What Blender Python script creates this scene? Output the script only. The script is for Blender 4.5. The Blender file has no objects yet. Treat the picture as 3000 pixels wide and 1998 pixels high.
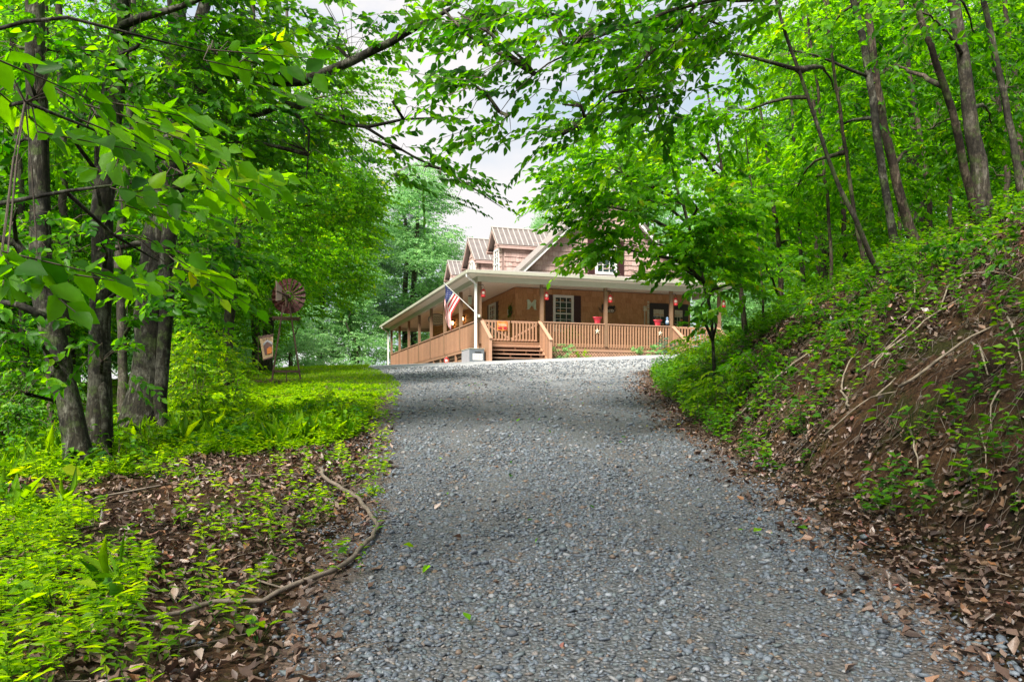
import bpy, math, random
import numpy as np
from mathutils import Vector, Matrix
random.seed(7)
RNG = np.random.default_rng(11)
SC = bpy.context.scene
COL = SC.collection
R = math.radians
EYE = 1.6
FPX = 2400.0                      # focal length in photo pixels (3000 wide)
K = 3000.0 / 2354.0               # the full view was studied at 2354 px

# ------------------------------------------------------------------ helpers
def tag(o, label=None, cat=None, group=None, kind=None):
    if label: o['label'] = label
    if cat: o['category'] = cat
    if group: o['group'] = group
    if kind: o['kind'] = kind
    return o

def empty(name, loc=(0, 0, 0), rz=0.0, label=None, cat=None, group=None):
    o = bpy.data.objects.new(name, None)
    o.empty_display_size = 0.2
    o.location = loc
    o.rotation_euler = (0, 0, rz)
    COL.objects.link(o)
    return tag(o, label, cat, group)

def link_mesh(name, me, mat=None, parent=None):
    o = bpy.data.objects.new(name, me)
    COL.objects.link(o)
    if mat is not None and len(me.materials) == 0:
        me.materials.append(mat)
    if parent is not None:
        o.parent = parent
    return o

def copy_tree(o, parent=None):
    c = o.copy()
    COL.objects.link(c)
    if parent is not None:
        c.parent = parent
    for ch in list(o.children):
        copy_tree(ch, c)
    return c

def mesh_np(name, verts, faces, attrs=None, smooth=False, pattrs=None, mats=None):
    """verts (N,3), faces (M,k) all of one size k"""
    me = bpy.data.meshes.new(name)
    verts = np.ascontiguousarray(verts, dtype=np.float32)
    faces = np.ascontiguousarray(faces, dtype=np.int32)
    m, k = faces.shape
    me.vertices.add(len(verts))
    me.vertices.foreach_set('co', verts.ravel())
    me.loops.add(m * k)
    me.loops.foreach_set('vertex_index', faces.ravel())
    me.polygons.add(m)
    me.polygons.foreach_set('loop_start', np.arange(0, m * k, k, dtype=np.int32))
    if smooth:
        me.polygons.foreach_set('use_smooth', np.ones(m, dtype=bool))
    if mats is not None:
        me.polygons.foreach_set('material_index', np.ascontiguousarray(mats, dtype=np.int32))
    me.update(calc_edges=True)
    for nm, a in (attrs or {}).items():
        at = me.attributes.new(nm, 'FLOAT', 'FACE')
        at.data.foreach_set('value', np.ascontiguousarray(a, dtype=np.float32))
    for nm, a in (pattrs or {}).items():
        at = me.attributes.new(nm, 'FLOAT', 'POINT')
        at.data.foreach_set('value', np.ascontiguousarray(a, dtype=np.float32))
    return me

class MB:
    def __init__(s):
        s.v = []; s.f = []; s.r = []; s.cur = None; s.uv = None; s.smooth = False
    def add(s, vs, fs, r=None):
        b = len(s.v)
        s.v.extend([tuple(p) for p in vs])
        rr = random.random() if r is None else r
        for f in fs:
            s.f.append([i + b for i in f]); s.r.append(rr)
        return s
    def box(s, x0, y0, z0, x1, y1, z1, r=None):
        x0, x1 = min(x0, x1), max(x0, x1); y0, y1 = min(y0, y1), max(y0, y1); z0, z1 = min(z0, z1), max(z0, z1)
        return s.add([(x0, y0, z0), (x1, y0, z0), (x1, y1, z0), (x0, y1, z0), (x0, y0, z1), (x1, y0, z1), (x1, y1, z1), (x0, y1, z1)],
                     [(3, 2, 1, 0), (4, 5, 6, 7), (0, 1, 5, 4), (1, 2, 6, 5), (2, 3, 7, 6), (3, 0, 4, 7)], r)
    def bar(s, p0, p1, w, d, nrm=(0, 0, 1), r=None):
        p0, p1, n = Vector(p0), Vector(p1), Vector(nrm)
        t = (p1 - p0).normalized()
        a = t.cross(n)
        if a.length < 1e-5: a = t.cross(Vector((1, 0, 0)))
        a.normalize(); n = a.cross(t).normalized()
        vs = []
        for p in (p0, p1):
            for i, j in ((-1, -1), (1, -1), (1, 1), (-1, 1)):
                vs.append(p + a * (w / 2 * i) + n * (d / 2 * j))
        return s.add(vs, [(3, 2, 1, 0), (4, 5, 6, 7), (0, 1, 5, 4), (1, 2, 6, 5), (2, 3, 7, 6), (3, 0, 4, 7)], r)
    def tube(s, pts, radii, n=8, cap=True, jit=0.0, r=None):
        pts = [Vector(p) for p in pts]
        vs = []; m = len(pts)
        up = Vector((0.31, 0.17, 0.93))
        ref = None
        for i, p in enumerate(pts):
            t = (pts[min(i + 1, m - 1)] - pts[max(i - 1, 0)])
            t = t.normalized() if t.length > 1e-9 else Vector((0, 0, 1))
            if ref is None:
                ref = t.cross(Vector((1, 0, 0)))
                if ref.length < 0.1: ref = t.cross(Vector((0, 1, 0)))
            ref = (ref - t * ref.dot(t)).normalized()
            b = t.cross(ref)
            for k in range(n):
                a = 2 * math.pi * k / n
                q = radii[i] * (1 + jit * (random.random() - .5) * 2)
                vs.append(p + ref * (math.cos(a) * q) + b * (math.sin(a) * q))
        fs = []
        for i in range(m - 1):
            for k in range(n):
                k2 = (k + 1) % n
                fs.append((i * n + k, i * n + k2, (i + 1) * n + k2, (i + 1) * n + k))
        if cap:
            fs.append(tuple(reversed(range(n)))); fs.append(tuple(range((m - 1) * n, m * n)))
        return s.add(vs, fs, r)
    def lathe(s, prof, c=(0, 0, 0), n=16, r=None):
        vs = []; fs = []
        for (rad, z) in prof:
            for k in range(n):
                a = 2 * math.pi * k / n
                vs.append((c[0] + rad * math.cos(a), c[1] + rad * math.sin(a), c[2] + z))
        for i in range(len(prof) - 1):
            for k in range(n):
                k2 = (k + 1) % n
                fs.append((i * n + k, i * n + k2, (i + 1) * n + k2, (i + 1) * n + k))
        fs.append(tuple(reversed(range(n)))); fs.append(tuple(range((len(prof) - 1) * n, len(prof) * n)))
        return s.add(vs, fs, r)
    def prism(s, poly, axis, a, b, r=None):
        """poly 2-D outline extruded along axis ('x','y','z') from a to b"""
        def P(u, v, w):
            return {'x': (w, u, v), 'y': (u, w, v), 'z': (u, v, w)}[axis]
        n = len(poly)
        vs = [P(u, v, a) for u, v in poly] + [P(u, v, b) for u, v in poly]
        fs = [tuple(reversed(range(n))), tuple(range(n, 2 * n))]
        for k in range(n):
            k2 = (k + 1) % n
            fs.append((k, k2, n + k2, n + k))
        return s.add(vs, fs, r)
    def quad(s, a, b, c, d, th=0.0, r=None):
        a, b, c, d = map(Vector, (a, b, c, d))
        if th == 0: return s.add([a, b, c, d], [(0, 1, 2, 3)], r)
        n = (b - a).cross(d - a).normalized() * th
        return s.add([a, b, c, d, a - n, b - n, c - n, d - n],
                     [(0, 1, 2, 3), (7, 6, 5, 4), (1, 0, 4, 5), (2, 1, 5, 6), (3, 2, 6, 7), (0, 3, 7, 4)], r)
    def mesh(s, name, smooth=False):
        me = bpy.data.meshes.new(name)
        me.from_pydata(s.v, [], s.f)
        me.update()
        at = me.attributes.new('rnd', 'FLOAT', 'FACE')
        at.data.foreach_set('value', s.r)
        if smooth:
            me.polygons.foreach_set('use_smooth', [True] * len(s.f))
        return me
    def build(s, name, mat, parent=None, smooth=False, bevel=0.0):
        o = link_mesh(name, s.mesh(name, smooth), mat, parent)
        if bevel:
            b = o.modifiers.new('bevel', 'BEVEL'); b.width = bevel; b.segments = 2; b.limit_method = 'ANGLE'
        return o

def text_mesh(body, size, depth=0.004, align='CENTER', bold=False):
    cu = bpy.data.curves.new('text', 'FONT')
    cu.body = body; cu.size = size; cu.extrude = depth; cu.align_x = align; cu.align_y = 'CENTER'
    cu.resolution_u = 3
    if bold: cu.offset = size * 0.02
    o = bpy.data.objects.new('text', cu)
    COL.objects.link(o)
    dg = bpy.context.evaluated_depsgraph_get()
    me = bpy.data.meshes.new_from_object(o.evaluated_get(dg))
    bpy.data.objects.remove(o)
    bpy.data.curves.remove(cu)
    me.materials.clear()
    return me

# smooth value noise in numpy
_TAB = np.random.default_rng(5).random((256, 256))
def vnoise(x, y):
    x = np.asarray(x, float); y = np.asarray(y, float)
    xi = np.floor(x).astype(int); yi = np.floor(y).astype(int)
    fx = x - xi; fy = y - yi
    fx = fx * fx * (3 - 2 * fx); fy = fy * fy * (3 - 2 * fy)
    g = lambda a, b: _TAB[a & 255, b & 255]
    return (g(xi, yi) * (1 - fx) + g(xi + 1, yi) * fx) * (1 - fy) + (g(xi, yi + 1) * (1 - fx) + g(xi + 1, yi + 1) * fx) * fy
def fbm(x, y, o=4):
    s = 0; a = .5; t = 0
    for i in range(o):
        s = s + a * vnoise(x * 2 ** i + 17.3 * i, y * 2 ** i - 9.1 * i); t += a; a *= .5
    return s / t

# ------------------------------------------------------------------ materials
class NT:
    def __init__(s, name):
        s.m = bpy.data.materials.new(name); s.m.use_nodes = True
        s.t = s.m.node_tree; s.n = s.t.nodes; s.l = s.t.links
        s.n.clear()
        s.out = s.n.new('ShaderNodeOutputMaterial')
    def new(s, typ, **kw):
        n = s.n.new(typ)
        for k, v in kw.items():
            if k in n.inputs.keys(): n.inputs[k].default_value = v
            else: setattr(n, k, v)
        return n
    def link(s, a, b): s.l.new(a, b)
    def ramp(s, fac, stops, interp='LINEAR'):
        r = s.n.new('ShaderNodeValToRGB'); r.color_ramp.interpolation = interp
        e = r.color_ramp.elements
        while len(e) < len(stops): e.new(0.5)
        for i, (p, c) in enumerate(stops):
            e[i].position = p; e[i].color = (*c, 1)
        s.link(fac, r.inputs[0]); return r.outputs[0]
    def coord(s, which='Object', scale=None):
        c = s.n.new('ShaderNodeTexCoord').outputs[which]
        if scale is not None:
            mp = s.n.new('ShaderNodeMapping'); mp.inputs['Scale'].default_value = scale
            s.link(c, mp.inputs[0]); c = mp.outputs[0]
        return c
    def noise(s, scale, vec=None, detail=4, rough=.6, out=0, dist=0.0):
        n = s.new('ShaderNodeTexNoise'); n.inputs['Scale'].default_value = scale
        n.inputs['Detail'].default_value = detail; n.inputs['Roughness'].default_value = rough
        n.inputs['Distortion'].default_value = dist
        if vec is not None: s.link(vec, n.inputs['Vector'])
        return n.outputs[out]
    def mix(s, fac, a, b, mode='MIX'):
        n = s.n.new('ShaderNodeMix'); n.data_type = 'RGBA'; n.blend_type = mode
        for i, v in ((0, fac), (6, a), (7, b)):
            if isinstance(v, (int, float)): n.inputs[i].default_value = v
            elif isinstance(v, tuple): n.inputs[i].default_value = (*v, 1)
            else: s.link(v, n.inputs[i])
        return n.outputs[2]
    def attr(s, nm='rnd'):
        a = s.n.new('ShaderNodeAttribute'); a.attribute_name = nm; return a.outputs['Fac']
    def math(s, op, a, b=0.0):
        n = s.n.new('ShaderNodeMath'); n.operation = op
        for i, v in ((0, a), (1, b)):
            if isinstance(v, (int, float)): n.inputs[i].default_value = v
            else: s.link(v, n.inputs[i])
        return n.outputs[0]
    def bump(s, h, strength=.5, dist=.01):
        b = s.n.new('ShaderNodeBump'); b.inputs['Strength'].default_value = strength; b.inputs['Distance'].default_value = dist
        s.link(h, b.inputs['Height']); return b.outputs[0]
    def bsdf(s, color, rough=.6, metal=0.0, normal=None, spec=.5):
        p = s.n.new('ShaderNodeBsdfPrincipled')
        if isinstance(color, tuple): p.inputs['Base Color'].default_value = (*color, 1)
        else: s.link(color, p.inputs['Base Color'])
        if isinstance(rough, (int, float)): p.inputs['Roughness'].default_value = rough
        else: s.link(rough, p.inputs['Roughness'])
        p.inputs['Metallic'].default_value = metal
        p.inputs['Specular IOR Level'].default_value = spec
        if normal is not None: s.link(normal, p.inputs['Normal'])
        return p
    def done(s, sh):
        s.link(sh.outputs[0], s.out.inputs[0]); return s.m

def m_plain(name, c, rough=.5, metal=0.0, var=.12, scale=9.0, bump=.15):
    t = NT(name)
    n = t.noise(scale, t.coord())
    c2 = tuple(min(1, x * (1 + var)) for x in c); c1 = tuple(x * (1 - var) for x in c)
    col = t.ramp(n, [(.3, c1), (.7, c2)])
    return t.done(t.bsdf(col, rough, metal, t.bump(t.noise(scale * 6, t.coord()), bump, .004)))

def m_wood(name, c, rough=.65, grain=(6, 6, .6), var=.25):
    t = NT(name)
    v = t.coord('Object', grain)
    n = t.noise(9, v, 6, .65, dist=.6)
    dk = tuple(x * (1 - var) for x in c); lt = tuple(min(1, x * (1 + var)) for x in c)
    col = t.ramp(n, [(.25, dk), (.5, c), (.78, lt)])
    r = t.attr()
    col = t.mix(1.0, col, t.ramp(r, [(0, (.82, .82, .82)), (1, (1.12, 1.1, 1.08))]), 'MULTIPLY')
    w = t.noise(2.2, t.coord(), 3)
    col = t.mix(t.math('MULTIPLY', t.ramp(w, [(.5, (0, 0, 0)), (.75, (1, 1, 1))]), .35), col, tuple(x * .55 + .05 for x in c))
    return t.done(t.bsdf(col, rough, 0, t.bump(n, .3, .004), .3))

def m_shake(name, stops, rough=.75):
    t = NT(name)
    r = t.attr()
    col = t.ramp(r, stops)
    g = t.noise(26, t.coord('Object', (1, 1, .12)), 5, .7)
    col = t.mix(.75, col, t.ramp(g, [(.25, (.55, .55, .55)), (.75, (1.15, 1.15, 1.15))]), 'MULTIPLY')
    return t.done(t.bsdf(col, rough, 0, t.bump(g, .5, .006), .25))

def m_leaf(name, stops, trans=.5, tgain=2.0, rough=.45, spec=.2):
    t = NT(name)
    r = t.attr()
    col = t.ramp(r, stops)
    g = t.noise(30, t.coord(), 2)
    col = t.mix(.35, col, t.ramp(g, [(.3, (.7, .7, .7)), (.7, (1.25, 1.25, 1.25))]), 'MULTIPLY')
    p = t.bsdf(col, rough, 0, None, spec)
    tr = t.new('ShaderNodeBsdfTranslucent')
    hs = t.new('ShaderNodeHueSaturation'); hs.inputs['Saturation'].default_value = 1.15; hs.inputs['Value'].default_value = tgain
    hs.inputs['Hue'].default_value = .487
    t.link(col, hs.inputs['Color']); t.link(hs.outputs[0], tr.inputs[0])
    mx = t.new('ShaderNodeMixShader'); mx.inputs[0].default_value = trans
    t.link(p.outputs[0], mx.inputs[1]); t.link(tr.outputs[0], mx.inputs[2])
    return t.done(mx)

def m_bark(name, dark, mid, pale, moss=(.05, .075, .02), lich=.5, vs=(3, 3, .7)):
    t = NT(name)
    v = t.coord('Object')
    a = t.noise(5, t.coord('Object', vs), 6, .7, dist=.4)
    col = t.ramp(a, [(.38, dark), (.47, mid), (.54, mid), (.63, pale)])
    b = t.noise(2.6, v, 5, .75)
    col = t.mix(t.ramp(b, [(.5, (0, 0, 0)), (.56, (lich, lich, lich))]), col, pale)
    c = t.noise(1.7, v, 5, .7)
    col = t.mix(t.ramp(c, [(.49, (0, 0, 0)), (.56, (.85, .85, .85))]), col, dark)
    d = t.noise(4.2, v, 5, .7)
    col = t.mix(t.ramp(d, [(.53, (0, 0, 0)), (.6, (.6, .6, .6))]), col, moss)
    fi = t.noise(22, t.coord('Object', (1.6, 1.6, .5)), 7, .8)
    col = t.mix(.8, col, t.ramp(fi, [(.38, (.3, .3, .3)), (.5, (.95, .95, .95)), (.62, (1.7, 1.7, 1.7))]), 'MULTIPLY')
    return t.done(t.bsdf(col, .85, 0, t.bump(t.noise(16, t.coord('Object', (1.5, 1.5, .4)), 6, .7), .8, .02), .2))

M = {}
M['leaf_beech'] = m_leaf('leaf_beech', [(.1, (.012, .062, .008)), (.45, (.036, .135, .006)), (.72, (.065, .20, .005)), (.9, (.11, .27, .006)), (1, (.22, .29, .012))], .56, 2.9)
M['leaf_dark'] = m_leaf('leaf_dark', [(0, (.022, .085, .008)), (.6, (.04, .13, .006)), (1, (.08, .2, .006))], .45, 2.2)
M['leaf_maple'] = m_leaf('leaf_maple', [(.1, (.022, .09, .008)), (.45, (.058, .185, .005)), (.75, (.105, .27, .005)), (.92, (.20, .33, .006)), (1, (.32, .30, .012))], .57, 3.1)
M['leaf_pale'] = m_leaf('leaf_pale', [(0, (.10, .22, .09)), (.5, (.17, .34, .13)), (1, (.28, .46, .17))], .5, 2.0)  # far trees: distance haze and open light put into the leaf colour
M['leaf_pine'] = m_leaf('leaf_pine', [(0, (.07, .14, .09)), (1, (.15, .24, .15))], .3, 1.3)
M['leaf_ground'] = m_leaf('leaf_ground', [(.1, (.045, .14, .006)), (.45, (.12, .25, .006)), (.75, (.2, .34, .008)), (1, (.32, .38, .015))], .55, 2.7)
M['leaf_bank'] = m_leaf('leaf_bank', [(.1, (.022, .085, .012)), (.45, (.05, .165, .010)), (.75, (.10, .25, .008)), (1, (.2, .33, .01))], .42, 2.1)
M['litter'] = m_leaf('litter', [(0, (0.034, 0.021, 0.016)), (.35, (0.073, 0.043, 0.030)), (.6, (0.119, 0.072, 0.052)), (.8, (0.186, 0.128, 0.097)), (.92, (0.226, 0.098, 0.036)), (.96, (0.294, 0.232, 0.201)), (1, (0.181, 0.041, 0.024))], .1, 1.3, .42, .5)
M['bark_beech'] = m_bark('bark_beech', (.010, .009, .007), (.024, .021, .014), (.115, .112, .09))
M['bark_grey'] = m_bark('bark_grey', (.02, .017, .013), (.045, .037, .026), (.12, .11, .088), lich=.35)
M['bark_brown'] = m_bark('bark_brown', (.014, .010, .007), (.045, .032, .022), (.12, .095, .07), lich=.25, vs=(5, 5, .6))
M['twig'] = m_plain('twig', (.07, .05, .035), .8, 0, .4, 20)
M['stick'] = m_plain('stick', (.20, .16, .115), .85, 0, .6, 13, .6)
M['vine_bark'] = m_plain('vine_bark', (.135, .105, .08), .75, 0, .4, 12, .5)
M['deck'] = m_wood('deck_stain', (.30, .165, .10))
M['deck_dark'] = m_wood('deck_dark', (.20, .125, .08))
M['post'] = m_wood('post_stain', (.21, .125, .075))
M['rail'] = m_wood('rail_stain', (.37, .215, .145))
M['shake_low'] = m_shake('shake_porch_shade', [(0, (.43, .215, .10)), (.5, (.48, .25, .122)), (1, (.54, .295, .15))])  # lower siding, porch shade put into the colour
M['shake_up'] = m_shake('shake_open_light', [(0, (.33, .22, .195)), (.5, (.40, .275, .245)), (1, (.47, .335, .30))])  # same siding higher up, open light put into the colour
M['trim_pink'] = m_plain('trim_pink', (.42, .29, .26), .6)
M['white'] = m_plain('white_trim', (.62, .615, .60), .45, 0, .04)
M['cream'] = m_plain('cream_trim', (.44, .43, .35), .5, 0, .05)
M['glass'] = NT('window_glass'); M['glass'] = M['glass'].done(M['glass'].bsdf((.035, .05, .05), .04, 0, None, .9))
M['shutter'] = m_plain('shutter_maroon', (.045, .014, .016), .5)
M['door_dark'] = m_plain('door_dark', (.028, .022, .026), .45)
M['curtain'] = m_plain('curtain', (.45, .42, .32), .8, 0, .3, 14)
M['lantern'] = m_plain('lantern_red', (.55, .025, .03), .35)
M['lantern_glass'] = m_plain('lantern_glass', (.75, .6, .5), .2)
M['rust'] = m_plain('rust_paint', (.085, .02, .022), .55, .1, .35, 14)
M['rust_steel'] = m_plain('rust_steel', (.085, .045, .035), .6, .4, .4, 14)
M['vane'] = m_plain('vane_paint', (.48, .30, .28), .6, 0, .15)
M['pot'] = m_plain('pot_red', (.36, .02, .035), .35)
M['black'] = m_plain('black_metal', (.02, .02, .022), .5, .3)
M['boxgrey'] = m_plain('box_grey', (.12, .14, .16), .5, .1)
M['boxpale'] = m_plain('box_pale', (.30, .29, .32), .5, .1)
M['paper'] = m_plain('paper_label', (.72, .72, .70), .6, 0, .04)
M['ink'] = m_plain('ink', (.06, .06, .07), .6)
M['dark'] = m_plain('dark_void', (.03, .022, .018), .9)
M['block'] = m_plain('foundation', (.09, .07, .055), .9)
M['letter'] = m_plain('letter_metal', (.55, .6, .5), .4, .3)
M['orange'] = m_plain('orange_cloth', (.55, .17, .04), .8)
M['burlap'] = m_plain('burlap', (.40, .28, .17), .9, 0, .2, 30)
M['barn'] = m_plain('barn_print', (.13, .07, .065), .9)
M['blueorn'] = m_plain('blue_paint', (.12, .2, .32), .5)
M['straw'] = m_plain('straw', (.6, .5, .36), .8)
M['lampglow'] = None
t = NT('lamp_glow'); e = t.new('ShaderNodeEmission'); e.inputs[0].default_value = (1, .55, .2, 1); e.inputs[1].default_value = 6.0
M['lampglow'] = t.done(e)
# ceiling: cream boards
t = NT('soffit'); v = t.coord('Object')
w = t.new('ShaderNodeTexWave'); w.wave_type = 'BANDS'; w.bands_direction = 'DIAGONAL'; w.inputs['Scale'].default_value = 2.2; w.inputs['Distortion'].default_value = 0
t.link(v, w.inputs['Vector'])
g = t.ramp(w.outputs['Fac'], [(.0, (.3, .3, .3)), (.06, (1, 1, 1))])
M['soffit'] = t.done(t.bsdf(t.mix(1.0, (.72, .68, .58), g, 'MULTIPLY'), .55))
# metal roof
t = NT('metal_roof'); v = t.coord('Object')
n = t.noise(3, v, 4)
M['metal'] = t.done(t.bsdf(t.ramp(n, [(.3, (.17, .145, .135)), (.7, (.24, .205, .19))]), .38, .35, None, .5))
M['rib'] = m_plain('roof_rib', (.40, .37, .35), .4, .2, .05)
# ground: soil, roots, moss, lawn by attribute
t = NT('ground_soil'); v = t.coord('Object')
a = t.noise(1.3, v, 7, .7); b = t.noise(14, v, 6, .75); c = t.noise(55, v, 3, .7)
col = t.ramp(a, [(.38, (.026, .016, .010)), (.5, (.072, .039, .022)), (.62, (.14, .078, .043))])
col = t.mix(.8, col, t.ramp(b, [(.35, (.35, .33, .3)), (.65, (1.35, 1.3, 1.2))]), 'MULTIPLY')
col = t.mix(t.ramp(t.noise(2.3, v, 6, .75), [(.5, (0, 0, 0)), (.6, (.75, .75, .75))]), col, (.045, .055, .010))
lawn = t.math('MULTIPLY', t.attr('lawn'), t.math('ADD', t.math('MULTIPLY', b, 1.1), .35))
col = t.mix(lawn, col, t.ramp(b, [(.3, (.10, .17, .015)), (.7, (.22, .33, .03))]))
fine = t.noise(38, v, 8, .85)
col = t.mix(.85, col, t.ramp(fine, [(.36, (.3, .28, .26)), (.5, (.95, .93, .9)), (.63, (1.9, 1.75, 1.55))]), 'MULTIPLY')
strk = t.noise(9, t.coord('Object', (2.2, 5, .35)), 6, .8, dist=1.2)
col = t.mix(t.ramp(strk, [(.56, (0, 0, 0)), (.64, (.6, .6, .6))]), col, (.15, .105, .07))
M['ground'] = t.done(t.bsdf(col, .9, 0, t.bump(t.math('ADD', t.math('MULTIPLY', b, .8), t.math('MULTIPLY', fine, .7)), 1.0, .09), .15))
# gravel sheet
t = NT('gravel_sheet'); v = t.coord('Object')
def vor(scale):
    n = t.new('ShaderNodeTexVoronoi'); n.inputs['Scale'].default_value = scale; t.link(v, n.inputs['Vector']); return n
v1 = vor(38); v2 = vor(75)
sx = t.new('ShaderNodeSeparateColor'); t.link(v1.outputs['Color'], sx.inputs[0])
col = t.ramp(sx.outputs[0], [(0, (0.045, 0.050, 0.058)), (.3, (0.076, 0.088, 0.106)), (.55, (0.112, 0.128, 0.150)), (.8, (0.085, 0.097, 0.106)), (.9, (0.179, 0.199, 0.227)), (.96, (0.107, 0.076, 0.053)), (1, (0.223, 0.236, 0.264))])
col = t.mix(.9, col, t.ramp(v1.outputs['Distance'], [(.2, (1, 1, 1)), (.65, (.18, .17, .16))]), 'MULTIPLY')
s2 = t.new('ShaderNodeSeparateColor'); t.link(v2.outputs['Color'], s2.inputs[0])
col = t.mix(.45, col, t.ramp(s2.outputs[1], [(0, (.05, .048, .046)), (1, (.21, .22, .23))]))
wear = t.noise(.9, v, 5, .65)
col = t.mix(t.math('MULTIPLY', t.ramp(wear, [(.48, (0, 0, 0)), (.7, (1, 1, 1))]), .45), col, (.07, .055, .045))
col = t.mix(t.math('MULTIPLY', t.attr('track'), .5), col, t.mix(s2.outputs[2], (.055, .052, .05), (.13, .125, .12)))
edge = t.attr('edge')
en = t.math('ADD', edge, t.math('MULTIPLY', t.math('SUBTRACT', t.noise(3.5, v, 5, .7), .5), .9))
col = t.mix(t.math('MULTIPLY', t.attr('brighter'), .8), col, t.ramp(s2.outputs[1], [(0, (.27, .275, .28)), (1, (.46, .465, .47))]))  # open-sky brightness painted into the gravel toward the crest and parking area
col = t.mix(t.ramp(en, [(.35, (0, 0, 0)), (.75, (1, 1, 1))]), col, t.mix(s2.outputs[0], (.045, .028, .02), (.11, .075, .055)))
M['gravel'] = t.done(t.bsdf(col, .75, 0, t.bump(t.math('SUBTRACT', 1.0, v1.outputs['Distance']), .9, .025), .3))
t = NT('gravel_stone'); r = t.attr()
col = t.ramp(r, [(0, (0.039, 0.044, 0.053)), (.2, (0.070, 0.084, 0.103)), (.45, (0.103, 0.122, 0.150)), (.62, (0.088, 0.108, 0.113)), (.76, (0.150, 0.172, 0.206)), (.83, (0.103, 0.094, 0.090)), (.90, (0.139, 0.092, 0.062)), (.95, (0.217, 0.238, 0.268)), (1, (0.170, 0.139, 0.106))])
col = t.mix(.6, col, t.ramp(t.noise(60, t.coord(), 4), [(.3, (.65, .65, .65)), (.7, (1.2, 1.2, 1.2))]), 'MULTIPLY')
M['stone'] = t.done(t.bsdf(col, .6, 0, None, .4))

t = NT('soil_clod'); r = t.attr()
col = t.ramp(r, [(0, (.035, .021, .013)), (.6, (.085, .05, .03)), (.93, (.14, .09, .055)), (1, (.24, .20, .16))])
M['clod'] = t.done(t.bsdf(col, .95, 0, None, .1))

# ------------------------------------------------------------------ terrain
_yp = [-60, 0, 28, 34, 40, 57, 90, 300]
_zp = [-4.5, 0, 3.2, 3.62, 3.9, 4.75, 6.5, 12]
_yy = np.linspace(-60, 300, 3601)
_zz = np.interp(_yy, _yp, _zp)
_k = np.hanning(41); _k /= _k.sum()
_zz = np.convolve(np.pad(_zz, 20, mode='edge'), _k, 'valid')
def prof(y): return np.interp(y, _yy, _zz)
_ye = [-60, 0, 3.6, 8, 11, 18, 22, 25, 28, 31, 34, 40, 60, 300]
_le = [-.4, -.7, -1.0, -1.45, -1.85, -2.7, -3.5, -4.3, -5.2, -5.8, -6.2, -7.5, -13, -13]
_re = [1.4, 1.8, 2.15, 2.4, 2.4, 2.95, 3.6, 5.0, 7.8, 12, 16, 20, 24, 24]
def led(y): return np.interp(y, _ye, _le)
def red(y): return np.interp(y, _ye, _re)
def smooth(a, b, x):
    q = np.clip((x - a) / (b - a), 0, 1); return q * q * (3 - 2 * q)
def zt(x, y, micro=True):
    x = np.asarray(x, float); y = np.asarray(y, float)
    z = prof(y) + .035 * np.clip(x, -14, 20) * smooth(16, 27, y)
    L, Rr = led(y), red(y)
    # right bank
    d = x - Rr - np.interp(y, [0, 5, 8, 14, 22], [1.2, 1.0, .4, .5, .5])
    B = np.interp(d, [-1, 0, .3, .9, 1.6, 2.3, 3.9, 7, 14, 60], [0, .05, .42, 1.1, 1.65, 2.1, 2.95, 4.0, 5.7, 13])
    B = B * (1 - .72 * smooth(11.5, 25, y) * (1 - .45 * smooth(4.5, 9, d))) * smooth(-30, 0, y)
    z = z + B
    # left falls away
    e = L - x
    near = 1 - smooth(15, 24, y)
    drop = np.interp(e, [0, 3.2, 5, 9, 20, 60], [0, .05, .5, 1.9, 4.2, 4.4]) * near
    drop += np.interp(e, [0, 7, 12, 25], [0, 0, .5, 1.4]) * (1 - near)
    z = z - drop
    if micro:
        off = np.clip(np.maximum(d + .6, e) / 1.2, 0, 1)
        z = z + off * ((fbm(x * .9, y * .9) - .5) * .28 + (fbm(x * 4, y * 4, 3) - .5) * .09 * np.clip(off, 0, 1))
        z = z + np.clip(B, 0, 1) * (fbm(x * 1.6 + 31, y * 1.6, 3) - .5) * .42
        cl = np.clip(B * 1.5, 0, 1) * (1 - smooth(14, 18, y))
        z = z + cl * (np.abs(fbm(x * 4.2 + 7, y * 4.2, 3) - .5) * -.42 + (fbm(x * 11, y * 11, 2) - .5) * .10)
    return z
def z1(x, y): return float(zt(np.array([x]), np.array([y]))[0])

def W(px, py, Y):                 # photo pixel at a depth -> world
    return Vector(((px - 1500) / FPX * Y, Y, EYE + (1200 - py) / FPX * Y))
def F(fx, fy, Y): return W(fx * K, fy * K, Y)
def hit(fx, fy, y0=2.0, y1=80.0):
    px, py = fx * K, fy * K
    ys = np.linspace(y0, y1, 2400)
    xs = (px - 1500) / FPX * ys; zs = EYE + (1200 - py) / FPX * ys
    g = zt(xs, ys)
    w = np.nonzero(g >= zs)[0]
    i = w[0] if len(w) else len(ys) - 1
    return Vector((xs[i], ys[i], g[i]))

def axis(*segs):
    a = []
    for lo, hi, st in segs: a.extend(np.arange(lo, hi - 1e-6, st))
    a.append(segs[-1][1]); return np.array(a)
def grid_mesh(name, X, Y, Z, attrs=None):
    ny, nx = X.shape
    idx = np.arange(nx * ny).reshape(ny, nx)
    f = np.stack([idx[:-1, :-1], idx[:-1, 1:], idx[1:, 1:], idx[1:, :-1]], -1).reshape(-1, 4)
    return mesh_np(name, np.stack([X, Y, Z], -1).reshape(-1, 3), f, None, True, attrs)

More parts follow.
